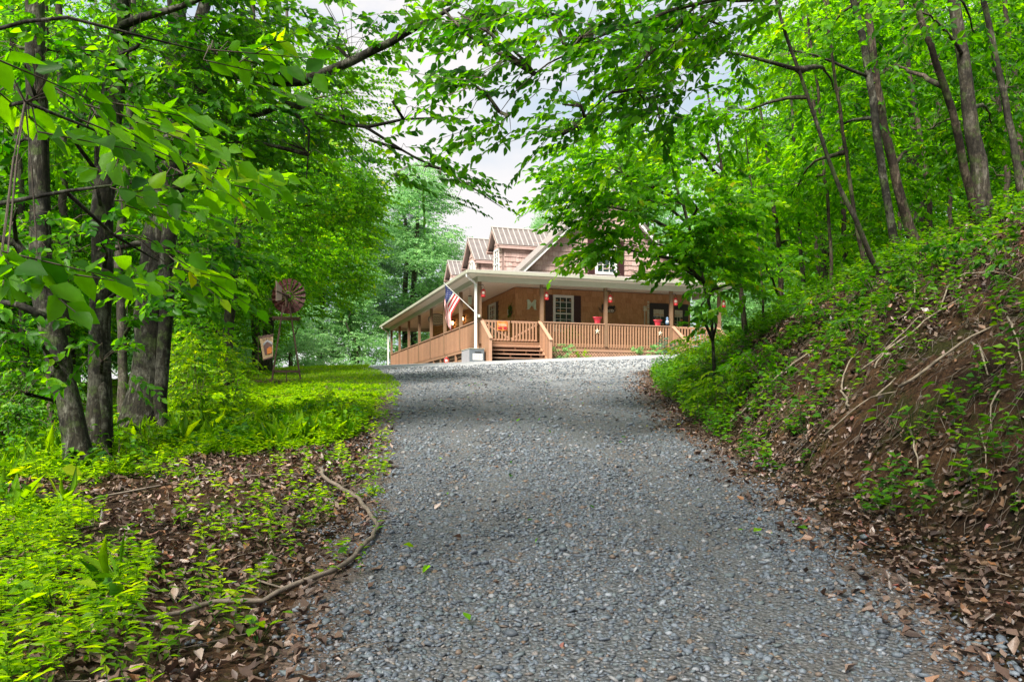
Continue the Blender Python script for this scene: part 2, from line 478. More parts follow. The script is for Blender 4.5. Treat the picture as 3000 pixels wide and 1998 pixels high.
gx = axis((-300, -60, 20), (-60, -16, 2), (-16, -9, .5), (-9, 1.6, .14), (1.6, 7.6, .085), (7.6, 12, .2), (12, 18, .5), (18, 60, 2), (60, 300, 20))
gy = axis((-60, -4, 4), (-4, 1, .5), (1, 4, .14), (4, 12.5, .085), (12.5, 18, .15), (18, 36, .3), (36, 70, 1.5), (70, 300, 12))
GX, GY = np.meshgrid(gx, gy)
GZ = zt(GX, GY)
LL, RR = led(GY), red(GY)
inside = np.minimum(GX - LL, RR - GX)
GZ = GZ - .07 * np.clip((inside - .15) / .3, 0, 1)
lawn = smooth(15.5, 19.5, GY + (fbm(GX * .5, GY * .5) - .5) * 5) * (1 - smooth(-2.2, -1.0, GX + .0)) * smooth(-13, -9, GX) * (1 - smooth(42, 50, GY))
mulch = np.exp(-(((GX + 6.4) / .9) ** 2 + ((GY - 21.2) / 1.3) ** 2)) + .8 * np.exp(-(((GX + 8.6) / 1.5) ** 2 + ((GY - 22.5) / 2.0) ** 2))
lawn = np.clip(lawn - 1.1 * mulch, 0, 1)
ground = link_mesh('ground', grid_mesh('ground', GX, GY, GZ, {'lawn': lawn.ravel()}), M['ground'])
tag(ground, kind='structure')
# driveway sheet
u = np.linspace(0, 1, 60)
dy = axis((-20, 1, .6), (1, 16, .15), (16, 38, .25), (38, 46, 1))
U, DY = np.meshgrid(u, dy)
wob = (fbm(DY * 1.3, DY * 0 + 3) - .5) * .5
DL, DR = led(DY) - .1 + wob, red(DY) + .1 + (fbm(DY * 1.1, DY * 0 + 9) - .5) * .5
DX = DL + (DR - DL) * U
mid = (DX - DL) * (DR - DX) / ((DR - DL) / 2) ** 2
ruts = -.03 * np.exp(-((np.abs(DX - (DL + DR) / 2) - .8) / .3) ** 2) * (1 - smooth(20, 26, DY))
DZ = zt(DX, DY) + .012 + .03 * np.clip(mid, 0, 1) + ruts + (fbm(DX * 3, DY * 3, 3) - .5) * .03 - .03 * (mid < .04)
EG = np.clip(1 - np.minimum(DX - DL, DR - DX) / .75, 0, 1) * (1 - smooth(24, 30, DY) * .7)
drive = link_mesh('driveway', grid_mesh('driveway', DX, DY, DZ, {'edge': EG.ravel(), 'track': (np.exp(-((np.abs(DX - (DL + DR) / 2 + .1 * np.sin(DY * .7)) - .8) / .3) ** 2) * (.4 + .9 * fbm(DX, DY * .6))).ravel(), 'brighter': smooth(16, 27, DY + (fbm(DX, DY) - .5) * 6).ravel()}), M['gravel'])  # last mask: where gravel is painted paler to look lit
tag(drive, kind='structure')
# ------------------------------------------------------------------ house (local x = along front, y = into depth, z = above 3.6)
HC = Vector((-1.40, 35.0, 3.6)); HA = math.atan2(.3048, .9524)
house = empty('house', HC, HA, 'two storey cedar shake house with wraparound porch, dormers and metal roofs', 'house')
HM = Matrix.Translation(HC) @ Matrix.Rotation(HA, 4, 'Z')
def hw(x, y, z): return HM @ Vector((x, y, z))
FW, SD, PD = 11.75, 22.9, 2.41         # porch width, depth, porch depth
BX1, BY1 = 11.55, 20.4                 # body
DECK, RAIL, BEAM, CEIL, EAVE, WT = .917, 1.85, 3.46, 3.69, 3.84, 4.42

def shakes(mb, o, du, dn, a0, a1, z0, z1, clip=None, row=.235, holes=()):
    """courses of split shakes: real wedges, thicker at the butt"""
    o, du, dn = Vector(o), Vector(du), Vector(dn)
    z = z0
    while z < z1 - .02:
        a = a0 - random.uniform(0, .2)
        while a < a1:
            w = random.uniform(.13, .3)
            s, e = max(a, a0), min(a + w - .006, a1)
            zt_ = min(z + row + .03, z1)
            zb = z + random.uniform(-.02, .02)
            if e - s > .03 and (clip is None or clip(s, zt_) and clip(e, zt_)):
                c = .5 * (s + e)
                if not any(h[0] < c < h[1] and h[2] < z + row * .5 < h[3] for h in holes):
                    th = random.uniform(.036, .055)
                    P = lambda u_, zz, t_: o + du * u_ + dn * t_ + Vector((0, 0, zz))
                    vs = [P(s, zb, .004), P(e, zb, .004), P(e, zb, th), P(s, zb, th), P(s, zt_, .002), P(e, zt_, .002), P(e, zt_, .008), P(s, zt_, .008)]
                    mb.add(vs, [(0, 1, 2, 3), (3, 2, 6, 7), (0, 3, 7, 4), (1, 5, 6, 2), (7, 6, 5, 4)])
            a += w
        z += row
    return mb

# lower walls
w = MB()
w.box(PD, PD, .75, BX1, PD + .2, CEIL - .01)
shakes(w, (0, PD, 0), (1, 0, 0), (0, -1, 0), PD, BX1, .9, CEIL - .01, row=.25)
w.build('front_wall', M['shake_low'], house)
w = MB()
w.box(PD, PD + .2, .75, PD + .2, BY1, CEIL - .01)
shakes(w, (PD, 0, 0), (0, 1, 0), (-1, 0, 0), PD, BY1, .9, CEIL - .01, row=.25)
w.build('side_wall', M['shake_low'], house)
w = MB()
w.box(BX1 - .2, PD + .2, .0, BX1, BY1, WT); w.box(PD + .2, BY1 - .2, 0, BX1 - .2, BY1, WT)
w.build('back_wall', M['shake_low'], house)
w = MB(); w.box(PD + .05, PD + .06, -.6, BX1 - .05, BY1 - .06, .74)
w.build('foundation', M['block'], house)
# upper gable (front)
GS, G0, GXR = .96, 2.7, 6.98           # roof slope, foot, ridge x
def roofz(x): return (8.43 - 2.0) + GS * ((x if x <= GXR else 2 * GXR - x) - 4.62)
RZ = roofz(GXR)
w = MB()
lo = 4.1
w.prism([(PD, lo), (BX1, lo), (BX1, roofz(BX1) - .12), (GXR, RZ - .12), (PD, roofz(PD) - .12)], 'y', PD + .02, PD + .2)
shakes(w, (0, PD + .02, 0), (1, 0, 0), (0, -1, 0), PD, BX1, 4.3, RZ - .2, clip=lambda a, z: z < roofz(a) - .13 + .12, row=.235)
w.build('gable_wall', M['shake_up'], house)
w = MB(); w.prism([(PD, lo), (BX1, lo), (BX1, roofz(BX1) - .12), (GXR, RZ - .12), (PD, roofz(PD) - .12)], 'y', BY1 - .2, BY1 - .02)
w.build('rear_gable_wall', M['shake_up'], house)

def roof_plane(mb, rb, e0, e1, r1, r0, th=.06, rib=.42, rh=.035):
    e0, e1, r0, r1 = map(Vector, (e0, e1, r0, r1))
    n = (e1 - e0).cross(r0 - e0).normalized()
    mb.quad(e0, e1, r1, r0, th)
    L = max((e1 - e0).length, (r1 - r0).length); k = max(1, int(L / rib))
    for i in range(k + 1):
        q = i / k
        a = e0.lerp(e1, q) + n * rh * .5; b = r0.lerp(r1, q) + n * rh * .5
        if rb is not None and (b - a).length > .15: rb.bar(a, b, .035, rh, n)

# main roof
mb, rb = MB(), MB()
y0, y1 = 2.0, BY1 + .4
xl, xr = 2.05, 2 * GXR - 2.05
roof_plane(mb, rb, (xl, y0, roofz(xl)), (GXR, y0, RZ), (GXR, y1, RZ), (xl, y1, roofz(xl)), .07, 99)
# ribs run up the slope
for i in range(45):
    y = y0 + .05 + i * (y1 - y0 - .1) / 44
    n = Vector((-GS, 0, 1)).normalized() * .017
    rb.bar(Vector((xl, y, roofz(xl))) + n, Vector((GXR, y, RZ)) + n, .035, .035, (-GS, 0, 1))
rb2 = MB()
mb.quad((GXR, y0, RZ), (xr, y0, roofz(xr)), (xr, y1, roofz(xr)), (GXR, y1, RZ), .07)
mr = mb.build('main_roof', M['metal'], house)
rb.build('roof_ribs', M['rib'], mr)
w = MB(); w.tube([(GXR, y0 - .02, RZ + .02), (GXR, y1 + .02, RZ + .02)], [.07, .07], 8); w.build('ridge_cap', M['metal'], mr)
w = MB(); w.tube([(6.2, 12, roofz(6.2) - .1), (6.2, 12, roofz(6.2) + .55)], [.06, .06], 10); w.lathe([(.1, 0), (.1, .1), (.02, .16)], (6.2, 12, roofz(6.2) + .55), 10)
w.build('vent_pipe', M['boxgrey'], mr)
w = MB()                                # rake boards
for s in (-1, 1):
    xa = xl if s < 0 else xr
    w.bar((xa, y0 + .0, roofz(xa) - .13), (GXR, y0 + .0, RZ - .13), .05, .2, (s * GS, 0, 1))
    w.bar((xa, y0 + .2, roofz(xa) - .10), (GXR, y0 + .2, RZ - .10), .34, .03, (s * GS, 0, 1))
w.build('rake_board', M['white'], mr)
w = MB()
w.bar((xl, y0 - .03, roofz(xl) - .03), (GXR, y0 - .03, RZ - .03), .05, .1, (-GS, 0, 1)); w.bar((GXR, y0 - .03, RZ - .03), (xr, y0 - .03, roofz(xr) - .03), .05, .1, (GS, 0, 1))
w.build('rake_flashing', M['metal'], mr)

# dormers on the left slope
def dormer(yc, hw_, eh, ridge_z, win):
    fx = PD - .02
    eave_z = 8.03 - 2.0
    w_ = hw_ - .19
    sl = (ridge_z - eave_z) / hw_
    d = MB()
    top = lambda y: ridge_z - .1 - sl * abs(y - yc)
    xin = (eave_z - 6.43) / GS + 4.62
    d.prism([(yc - w_, 4.1), (yc + w_, 4.1), (yc + w_, top(yc + w_)), (yc, ridge_z - .1), (yc - w_, top(yc - w_))], 'x', fx, fx + .15)
    xw = PD + .1
    for s in (-1, 1):
        yy = yc + s * w_
        d.prism([(fx, 4.1), (xw + .6, 4.1), (xin + .5, eave_z + .2), (xin + .5, eave_z + .25), (fx, eave_z + .12)], 'y', yy - (.1 if s > 0 else 0), yy + (.1 if s < 0 else 0))
        shakes(d, (0, yy, 0), (1, 0, 0), (0, s, 0), fx + .1, xin + .3, 4.3, eave_z + .08, row=.235, clip=lambda a, z: z > roofz(a) - .35)
    shakes(d, (fx, 0, 0), (0, 1, 0), (-1, 0, 0), yc - w_, yc + w_, 4.3, ridge_z, row=.235, clip=lambda a, z: z < top(a) + .02)
    dm = d.build('dormer', M['shake_up'], house)
    mb, rb = MB(), MB()
    fo = 2.08
    for s in (-1, 1):
        e0 = Vector((fo, yc + s * hw_, eave_z)); r0 = Vector((fo, yc, ridge_z))
        e1 = Vector(((eave_z - 6.43) / GS + 4.62 + .05, yc + s * hw_, eave_z)); r1 = Vector(((ridge_z - 6.43) / GS + 4.62 + .05, yc, ridge_z))
        n = Vector((0, s * sl, 1)).normalized()
        if s > 0: mb.quad(e1, e0, r0, r1, .05)
        else: mb.quad(e0, e1, r1, r0, .05)
        k = 12
        L = r1.x - r0.x
        for i in range(k + 1):
            x = fo + .02 + L * i / k
            a = Vector((x, yc + s * hw_, eave_z)); b = Vector((x, yc, ridge_z))
            if x > e1.x:
                q = (x - e1.x) / (r1.x - e1.x); a = a.lerp(b, min(1, q))
            if (b - a).length > .1: rb.bar(a + n * .015, b + n * .015, .04, .035, n)
    rf = mb.build('dormer_roof', M['metal'], dm)
    rb.tube([(fo - .03, yc, ridge_z + .02), (r1.x, yc, ridge_z + .02)], [.05, .05], 8)
    rb.build('roof_ribs', M['rib'], dm)
    t_ = MB()
    for s in (-1, 1):
        t_.bar((fo + .03, yc + s * hw_, eave_z - .1), (fo + .03, yc, ridge_z - .1), .05, .16, (0, s * sl, 1))
        t_.bar((fo, yc + s * (hw_ - .02), eave_z - .11), ((eave_z - 6.43) / GS + 4.62, yc + s * (hw_ - .02), eave_z - .11), .04, .14)
        t_.bar((fo + .0, yc + s * (w_ + .09), eave_z - .09), ((eave_z - 6.43) / GS + 4.55, yc + s * (w_ + .09), eave_z - .09), .2, .03)
    t_.build('dormer_trim', M['trim_pink'], dm)
    f = MB(); g = MB()
    x = fx - .05
    if win == 'arch':
        ww, zb, zs = .62, 4.6, 5.55
        arc = [(yc + ww * math.cos(a), zs + ww * 1.0 * math.sin(a)) for a in np.linspace(0, math.pi, 14)]
        out = [(yc + ww, zb)] + arc + [(yc - ww, zb)]
        g.prism(out, 'x', x + .01, x + .05)
        for i in range(len(out)):
            a, b = out[i], out[(i + 1) % len(out)]
            f.bar((x, a[0], a[1]), (x, b[0], b[1]), .09, .07, (1, 0, 0))
        for dy_ in (-.0,):
            f.bar((x, yc, zb), (x, yc, zs + ww), .045, .06, (1, 0, 0))
        for yy in (-.31, .31): f.bar((x, yc + yy, zb), (x, yc + yy, zs + .5), .03, .05, (1, 0, 0))
        f.bar((x, yc - ww, zs), (x, yc + ww, zs), .07, .062, (1, 0, 0)); f.bar((x, yc - ww, 5.1), (x, yc + ww, 5.1), .03, .052, (1, 0, 0))
    else:
        ww, zb, zt_ = .36, 4.5, eave_z - .12
        g.box(x + .01, yc - ww, zb, x + .05, yc + ww, zt_)
        for s in (-1, 1): f.bar((x, yc + s * ww, zb - .04), (x, yc + s * ww, zt_ + .04), .09, .07, (1, 0, 0))
        for z in (zb, zt_): f.bar((x, yc - ww, z), (x, yc + ww, z), .09, .066, (1, 0, 0))
        f.bar((x, yc - ww, (zb + zt_) / 2), (x, yc + ww, (zb + zt_) / 2), .05, .064, (1, 0, 0))
        f.bar((x, yc, zb), (x, yc, zt_), .02, .05, (1, 0, 0))
        for q in (.25, .75): f.bar((x, yc - ww, zb + (zt_ - zb) * q), (x, yc + ww, zb + (zt_ - zb) * q), .02, .048, (1, 0, 0))
    fo_ = f.build('window_frame', M['white'], dm); g.build('pane', M['glass'], dm)
dormer(5.22, .95, 0, 9.02 - 2, 'rect')
dormer(9.97, 1.43, 0, 9.42 - 2, 'arch')
dormer(14.75, .95, 0, 9.0 - 2, 'rect')

# porch roof, ceiling, beams, gutters
ov = .6
mb, rb = MB(), MB()
EZ = EAVE - .02
mb.quad((-ov, -ov, EZ), (FW + .45, -ov, EZ), (FW + .45, PD, WT), (PD, PD, WT), .05)
mb.quad((-ov, -ov, EZ), (PD, PD, WT), (PD, BY1, WT), (-ov, SD + ov, EZ), .05)
mb.quad((-ov, SD + ov, EZ), (PD, BY1, WT), (BX1, BY1, WT), (FW + .4, SD + ov, EZ), .05)
sl = (WT - EZ) / (PD + ov)
n = Vector((0, -sl, 1)).normalized()
for i in range(54):
    x = -ov + .05 + i * .232
    ytop = min(PD, x) if x < PD else PD
    if ytop > -ov + .15: rb.bar((x, -ov - .02, EZ + .016), (x, ytop, EZ + (ytop + ov) * sl + .016), .05, .04, n)
for i in range(100):
    y = -ov + .05 + i * .232
    if y > SD + ov: break
    xt = PD if y > PD else y
    if y > BY1: xt = PD - (y - BY1)
    if xt > -ov + .15: rb.bar((-ov - .02, y, EZ + .016), (xt, y, EZ + (xt + ov) * sl + .016), .05, .04, (-sl, 0, 1))
pr = mb.build('porch_roof', M['metal'], house)
rb.build('roof_ribs', M['rib'], pr)
w = MB()
w.box(-ov + .02, -ov + .02, CEIL, FW + .42, PD, CEIL + .02)
w.box(-ov + .02, PD, CEIL, PD, BY1, CEIL + .02); w.box(-ov + .02, BY1, CEIL, FW + .38, SD + ov - .02, CEIL + .02)
w.build('porch_ceiling', M['soffit'], house)
w = MB()
w.box(-.1, -.1, BEAM, FW + .1, .1, CEIL - .002); w.box(-.1, .1, BEAM, .1, SD - .1, CEIL - .002); w.box(-.1, SD - .1, BEAM, FW, SD + .1, CEIL - .002)
w.box(FW - .1, .1, BEAM, FW + .1, PD - .02, CEIL - .002)
w.build('porch_beam', M['cream'], house)
gut = [(-ov - .11, 3.72), (-ov - .09, 3.70), (-ov - .0, 3.70), (-ov + .0, 3.83), (-ov - .02, 3.83), (-ov - .02, 3.74), (-ov - .10, 3.74), (-ov - .10, 3.835), (-ov - .13, 3.835)]
w = MB()
w.prism(gut, 'x', -ov - .12, FW + .45)
w.prism(gut, 'y', -ov, SD + ov)
w.build('gutter', M['cream'], house)
w = MB()
w.box(-ov + .0, -ov + .0, 3.69, FW + .43, -ov + .03, 3.8); w.box(-ov, -ov + .03, 3.69, -ov + .03, SD + ov - .04, 3.8)
w.build('fascia', M['cream'], house)
def downspout(y, zb, cx=-.2):
    w = MB()
    w.tube([(-ov - .06, y - .28, 3.7), (-ov - .06, y - .26, 3.6), (cx - .1, y - .06, 3.42), (cx, y, 3.3)], [.045] * 4, 8)
    w.box(cx - .045, y - .06, zb, cx + .045, y + .05, 3.34)
    w.build('downspout', M['white'], house)
downspout(-.14, .5); downspout(SD + .06, .8)

# deck, posts
w = MB()
nb = 17
for i in range(nb):
    y = .0 + i * PD / nb
    w.box(0, y, DECK - .04, FW, y + PD / nb - .006, DECK)
for i in range(nb):
    x = i * PD / nb
    w.box(x, PD, DECK - .04, x + PD / nb - .006, SD, DECK)
w.build('porch_floor', M['deck'], house)
w = MB()
w.box(.0, .02, DECK - .30, FW, .06, DECK - .045); w.box(.02, .06, DECK - .30, .06, SD, DECK - .045)
w.box(.3, PD - .1, DECK - .3, FW, PD - .05, DECK - .05)
w.build('rim_joist', M['deck'], house)
px_front = [0.02, 2.84, 5.89, 9.18, FW - .03]
py_side = [3.27 * i for i in range(1, 7)] + [SD - .05]
post_me = None
for (x, y) in [(a, .02) for a in px_front] + [(.02, b) for b in py_side] + [(6, SD - .05), (FW - .03, SD - .05)]:
    if post_me is None:
        w = MB(); w.box(-.07, -.07, 0, .07, .07, BEAM - DECK + .1)
        post_me = w.mesh('porch_post'); post_me.materials.append(M['post'])
    o = link_mesh('porch_post', post_me, None, house); o.location = (x, y, DECK - .1)
# foundation posts + boards under the side porch
for y in [1.2 + 1.63 * i for i in range(13)]:
    w = MB(); w.box(.03, y - .05, -.4, .12, y + .05, DECK - .3); w.build('pier_post', M['deck'], house)
w = MB()
for z in (.0, .22, .44): w.box(.14, .2, z, .17, SD - .3, z + .14)
w.build('skirt_boards', M['deck_dark'], house)

bal_me = {}
def baluster(parent, x, y, z0, z1, key):
    if key not in bal_me:
        w = MB(); w.box(-.033, -.019, 0, .033, .019, 1.0); bal_me[key] = w.mesh('baluster'); bal_me[key].materials.append(M['deck'])
    o = link_mesh('baluster', bal_me[key], None, parent)
    o.location = (x, y, z0); o.scale = (1, 1, z1 - z0)
    return o
def rail_front(x0, x1, posts=True):
    w = MB()
    w.box(x0, -.05, RAIL - .04, x1, .10, RAIL)
    w.box(x0, .02, RAIL - .13, x1, .058, RAIL - .042)
    r_ = w.build('railing', M['rail'], house)
    k = int(round((x1 - x0) / .137))
    for i in range(k):
        baluster(r_, x0 + (i + .5) * (x1 - x0) / k, -.002, DECK - .14, RAIL - .042, 'f')
    return r_
rail_front(2.9, 9.12)
# side railing
w = MB()
w.box(-.05, .1, RAIL - .04, .10, SD - .02, RAIL); w.box(.02, .1, RAIL - .13, .058, SD - .02, RAIL - .042)
rs = w.build('railing', M['rail'], house)
w = MB(); w.box(.4, .3, DECK - .28, .42, SD - .3, DECK - .06); w.build('inner_joist', M['deck_dark'], house)
k = int(SD / .137); near = 14
st = MB()
for i in range(k):
    y = .16 + i * .137
    if y > SD - .1: break
    if i < near:
        o = baluster(rs, -.002, y, DECK - .16, RAIL - .042, 's'); o.rotation_euler = (0, 0, R(90)); o.scale = (.8, .55, o.scale.z)
    else:
        st.box(-.012, y - .026, DECK - .16, .010, y + .026, RAIL - .042)
o = st.build('baluster_row', M['deck'], rs); o['kind'] = 'stuff'
# front lattice
w = MB()
x0, x1, zb, zt_ = 2.95, 9.1, -.25, DECK - .30
h = zt_ - zb; stp = .135
i = -8
while x0 + i * stp < x1:
    for s in (1, -1):
        a = x0 + i * stp if s > 0 else x0 + i * stp + h
        xa, za, xb, zb_ = a, zb, a + s * h, zt_
        lo_, hi_ = min(xa, xb), max(xa, xb)
        if hi_ > x0 and lo_ < x1:
            def at(x): return zb + (x - xa) / (xb - xa) * h
            ca, cb = max(lo_, x0), min(hi_, x1)
            if cb - ca > .03: w.bar((ca, -.0 + .006 * s, at(ca)), (cb, -.0 + .006 * s, at(cb)), .048, .009, (0, 1, 0))
    i += 1
w.box(x0 - .02, -.03, zt_ - .03, x1 + .02, -.012, zt_ + .05)
w.build('lattice', M['rail'], house)
w = MB(); w.box(x0, .5, -.5, x1, .52, zt_); w.build('crawlspace_shade', M['dark'], house)  # dark sheet standing in for the shade behind the lattice

# stairs (treads, stringers, handrails, side panels, gate)
def stairs(x0, x1, n_=5, gate=True):
    run = .29; rise = .185
    s_ = MB()
    for i in range(1, n_):
        z = DECK - i * rise
        s_.box(x0 + .04, -i * run - .02, z - .04, x1 - .04, -(i - 1) * run + .0, z)
    o = s_.build('stair_treads', M['rail'], house)
    for x in (x0 + .05, x1 - .05):
        s_ = MB(); s_.bar((x, -.02, DECK - .22), (x, -n_ * run + .15, DECK - .22 - (n_ - .5) * rise), .26, .045, (1, 0, 0))
        s_.build('stringer', M['deck'], o)
    for i, x in ((2, (x0 + x1) / 2 - .5), (2, (x0 + x1) / 2 + .5), (3, (x0 + x1) / 2 + .62), (3, (x0 + x1) / 2 - .3), (1, (x0 + x1) / 2 + .1)):
        s_ = MB(); s_.box(x, -i * run + .1, DECK - (i + 1) * rise + .002, x + .07, -i * run + .14, DECK - i * rise - .041); s_.build('tread_support', M['rail'], o)
    for x in (x0, x1):
        h_ = MB()
        y1, z1 = -n_ * run + .05, RAIL - .04 - (n_ - .35) * rise
        h_.bar((x, .02, RAIL - .0), (x, y1 - .06, z1 - .03), .15, .045, (0, rise, run))
        h_.box(x - .05, y1 - .02, -.3, x + .05, y1 + .08, z1 - .02)
        hr = h_.build('handrail', M['rail'], o)
        p_ = MB()
        kk = 10
        for i in range(kk):
            y = -.05 + (y1 + .1) * (i + .5) / kk
            zt2 = RAIL - .04 + (y / y1) * (z1 - RAIL)
            p_.box(x - .019, y - .052, -.25, x + .019, y + .052, zt2)
        p_.build('side_panel', M['deck'], o)
    if gate:
        w_ = MB()
        xm = (x0 + x1) / 2
        for a, b, s in ((x0 + .1, xm - .03, 1), (xm + .03, x1 - .1, -1)):
            w_ = MB()
            w_.box(a, .01, RAIL - .1, b, .05, RAIL - .01); w_.box(a, .01, DECK + .05, b, .05, DECK + .14)
            if s > 0: w_.bar((a, .03, RAIL - .12), (b, .03, DECK + .15), .08, .036, (0, 1, 0))
            else: w_.bar((b, .03, RAIL - .12), (a, .03, DECK + .15), .08, .036, (0, 1, 0))
            g_ = w_.build('gate', M['rail'], house)
            kk = int((b - a) / .14)
            for i in range(kk): baluster(g_, a + (i + .5) * (b - a) / kk, -.012, DECK + .06, RAIL - .03, 'f')
stairs(.1, 2.74)
stairs(9.26, 11.66)

# windows and doors on the lower front wall
def window(x0, x1, z0, z1, cols, rows, plane='f', shutters=.36, off=PD, depth=.05):
    f, g = MB(), MB()
    if plane == 'f': P = lambda u, t, z: (u, off - t, z); nn = (0, 1, 0)
    else: P = lambda u, t, z: (off - t, u, z); nn = (1, 0, 0)
    a, b = P(x0, .03, z0), P(x1, .045, z1)
    g.box(*a, *b)
    q = .055
    for x in (x0, x1): f.bar(P(x, depth, z0 - .06), P(x, depth, z1 + .06), .12, .07, nn)
    for z in (z0, z1): f.bar(P(x0, depth, z), P(x1, depth, z), .12, .066, nn)
    f.bar(P(x0, depth, (z0 + z1) / 2), P(x1, depth, (z0 + z1) / 2), .06, .06, nn)
    for i in range(1, cols): f.bar(P(x0 + (x1 - x0) * i / cols, depth, z0), P(x0 + (x1 - x0) * i / cols, depth, z1), .022, .05, nn)
    for i in range(1, rows): f.bar(P(x0, depth, z0 + (z1 - z0) * i / rows), P(x1, depth, z0 + (z1 - z0) * i / rows), .022, .048, nn)
    fr = f.build('window', M['white'], house); g.build('pane', M['glass'], fr)
    if shutters:
        for s in (0, 1):
            sh = MB()
            a0 = (x0 - .08 - shutters) if s == 0 else x1 + .08
            aa, bb = P(a0, .012, z0 - .06), P(a0 + shutters, .05, z1 + .06)
            sh.box(*aa, *bb)
            zz = z0
            while zz < z1:
                aa, bb = P(a0 + .05, .051, zz), P(a0 + shutters - .05, .062, zz + .035)
                sh.box(*aa, *bb); zz += .06
            sh.build('shutter', M['shutter'], house)
window(4.31, 5.23, 1.72, 3.34, 3, 6)
window(5.5, 6.55, 1.7, 3.3, 3, 6, 's')
window(GXR - .5, GXR + .5, 4.55, 6.1, 3, 4, 'f', .38, PD + .02)
def door(x0, x1, z1, g0, g1, gz0):
    f = MB(); y = PD
    f.box(x0, y - .06, DECK, g0, y - .03, z1); f.box(g1, y - .06, DECK, x1, y - .03, z1)
    f.box(g0, y - .06, z1 - .3, g1, y - .03, z1); f.box(g0, y - .06, DECK, g1, y - .03, gz0)
    d = f.build('door', M['door_dark'], house)
    g = MB(); g.box(g0, y - .04, gz0, g1, y - .035, z1 - .3); g.build('pane', M['glass'], d)
    c = MB(); c.box(g0 + .01, y - .046, z1 - .62, g1 - .01, y - .0405, z1 - .31); c.build('curtain', M['curtain'], d)
    mu = MB()
    for i in range(1, 3): mu.box(g0 + (g1 - g0) * i / 3 - .012, y - .055, gz0, g0 + (g1 - g0) * i / 3 + .012, y - .047, z1 - .3)
    nz = 5
    for i in range(1, nz): mu.box(g0, y - .0555, gz0 + (z1 - .3 - gz0) * i / nz - .012, g1, y - .0475, gz0 + (z1 - .3 - gz0) * i / nz + .012)
    mu.build('muntins', M['cream'], d)
    h_ = MB(); h_.tube([(x0 + .08, y - .06, DECK + 1), (x0 + .08, y - .12, DECK + 1), (x0 + .17, y - .12, DECK + 1)], [.014] * 3, 6); h_.build('handle', M['letter'], d)
door(9.3, 10.34, 3.22, 9.5, 10.08, 1.2)
door(10.64, 11.42, 3.22, 10.66, 11.12, 1.2)
w = MB()
w.box(9.18, PD - .045, DECK, 9.28, PD - .033, 3.3)
w.box(8.95, PD - .09, 2.82, 9.12, PD - .03, 3.05); w.build('meter_box', M['curtain'], house)
w = MB(); w.tube([(9.02, PD - .06, 2.82), (9.02, PD - .06, 1.2)], [.03, .03], 8); w.build('conduit', M['cream'], house)

# ------------------------------------------------------------------ things on and by the house
def hthing(name, x, y, z, label, cat, group=None, rz=0.0):
    return empty(name, hw(x, y, z), HA + rz, label, cat, group)

def make_lantern(x, y, z, label):
    o = hthing('red_lantern', x, y, z, label, 'lantern', 'red barn lanterns of the porch')
    b = MB(); b.lathe([(.085, 0), (.095, .02), (.095, .07), (.06, .095), (.055, .11)], n=14); b.build('fuel_base', M['lantern'], o, True)
    g = MB(); g.lathe([(.048, .11), (.068, .155), (.066, .20), (.046, .255)], n=14); g.build('glass_globe', M['lantern_glass'], o, True)
    c = MB(); c.lathe([(.055, .255), (.062, .27), (.04, .31), (.055, .325), (.03, .35), (.01, .36)], n=14); c.build('chimney_cap', M['lantern'], o, True)
    f = MB()
    for s in (-1, 1): f.tube([(s * .07, 0, .07), (s * .092, 0, .12), (s * .092, 0, .25), (s * .05, 0, .32)], [.012] * 4, 6)
    f.build('frame', M['lantern'], o)
    h_ = MB(); pts = [(.08 * math.cos(a), 0, .30 + .17 * math.sin(a)) for a in np.linspace(0, math.pi, 9)]
    h_.tube(pts, [.006] * 9, 6); h_.build('bail', M['black'], o)
    return o
def hook(x, y, z):
    w = MB(); w.bar((x - .22, y, z), (x + .01, y, z), .02, .02); w.tube([(x, y, z), (x, y, z - .05)], [.008, .008], 6); w.build('lantern_hook', M['black'], house)
lant = [(px_front[0] + .14, 'red barn lantern hanging on the corner post beside the white downspout'),
        (px_front[1] + .2, 'red barn lantern hanging on the post beside the metal letter and shuttered window'),
        (px_front[2] + .2, 'red barn lantern hanging on the post in front of the house number plaque'),
        (px_front[3] + .2, 'red barn lantern hanging on the post between the two dark glazed doors'),
        (px_front[4] + .2, 'red barn lantern on the outermost porch post, beside the open end past the doors')]
for (x, lb) in lant:
    hook(x, -.06, 3.32)
    make_lantern(x, -.06, 2.80, lb)
o = make_lantern(-.28, 4.92, z1(*hw(-.28, 4.92, 0).xy) - 3.6, 'red barn lantern standing on the ground under the side porch')
o.scale = (1.15, 1.15, 1.0)

# letter M
o = hthing('letter_sign', 3.19, PD - .035, 2.88, 'large pale metal letter M on the brown shake wall', 'letter sign')
me = text_mesh('M', .62, .02, bold=True); l = link_mesh('letter', me, M['letter'], o); l.rotation_euler = (R(90), 0, 0)
w = MB()                                      # slab serifs like the one in the picture
for x in (-.19, .19): w.box(x - .07, -.02, -.215, x + .07, .016, -.19)
for x in (-.19, .19): w.box(x - .055, -.02, .19, x + .05, .016, .215)
w.build('serifs', M['letter'], o)
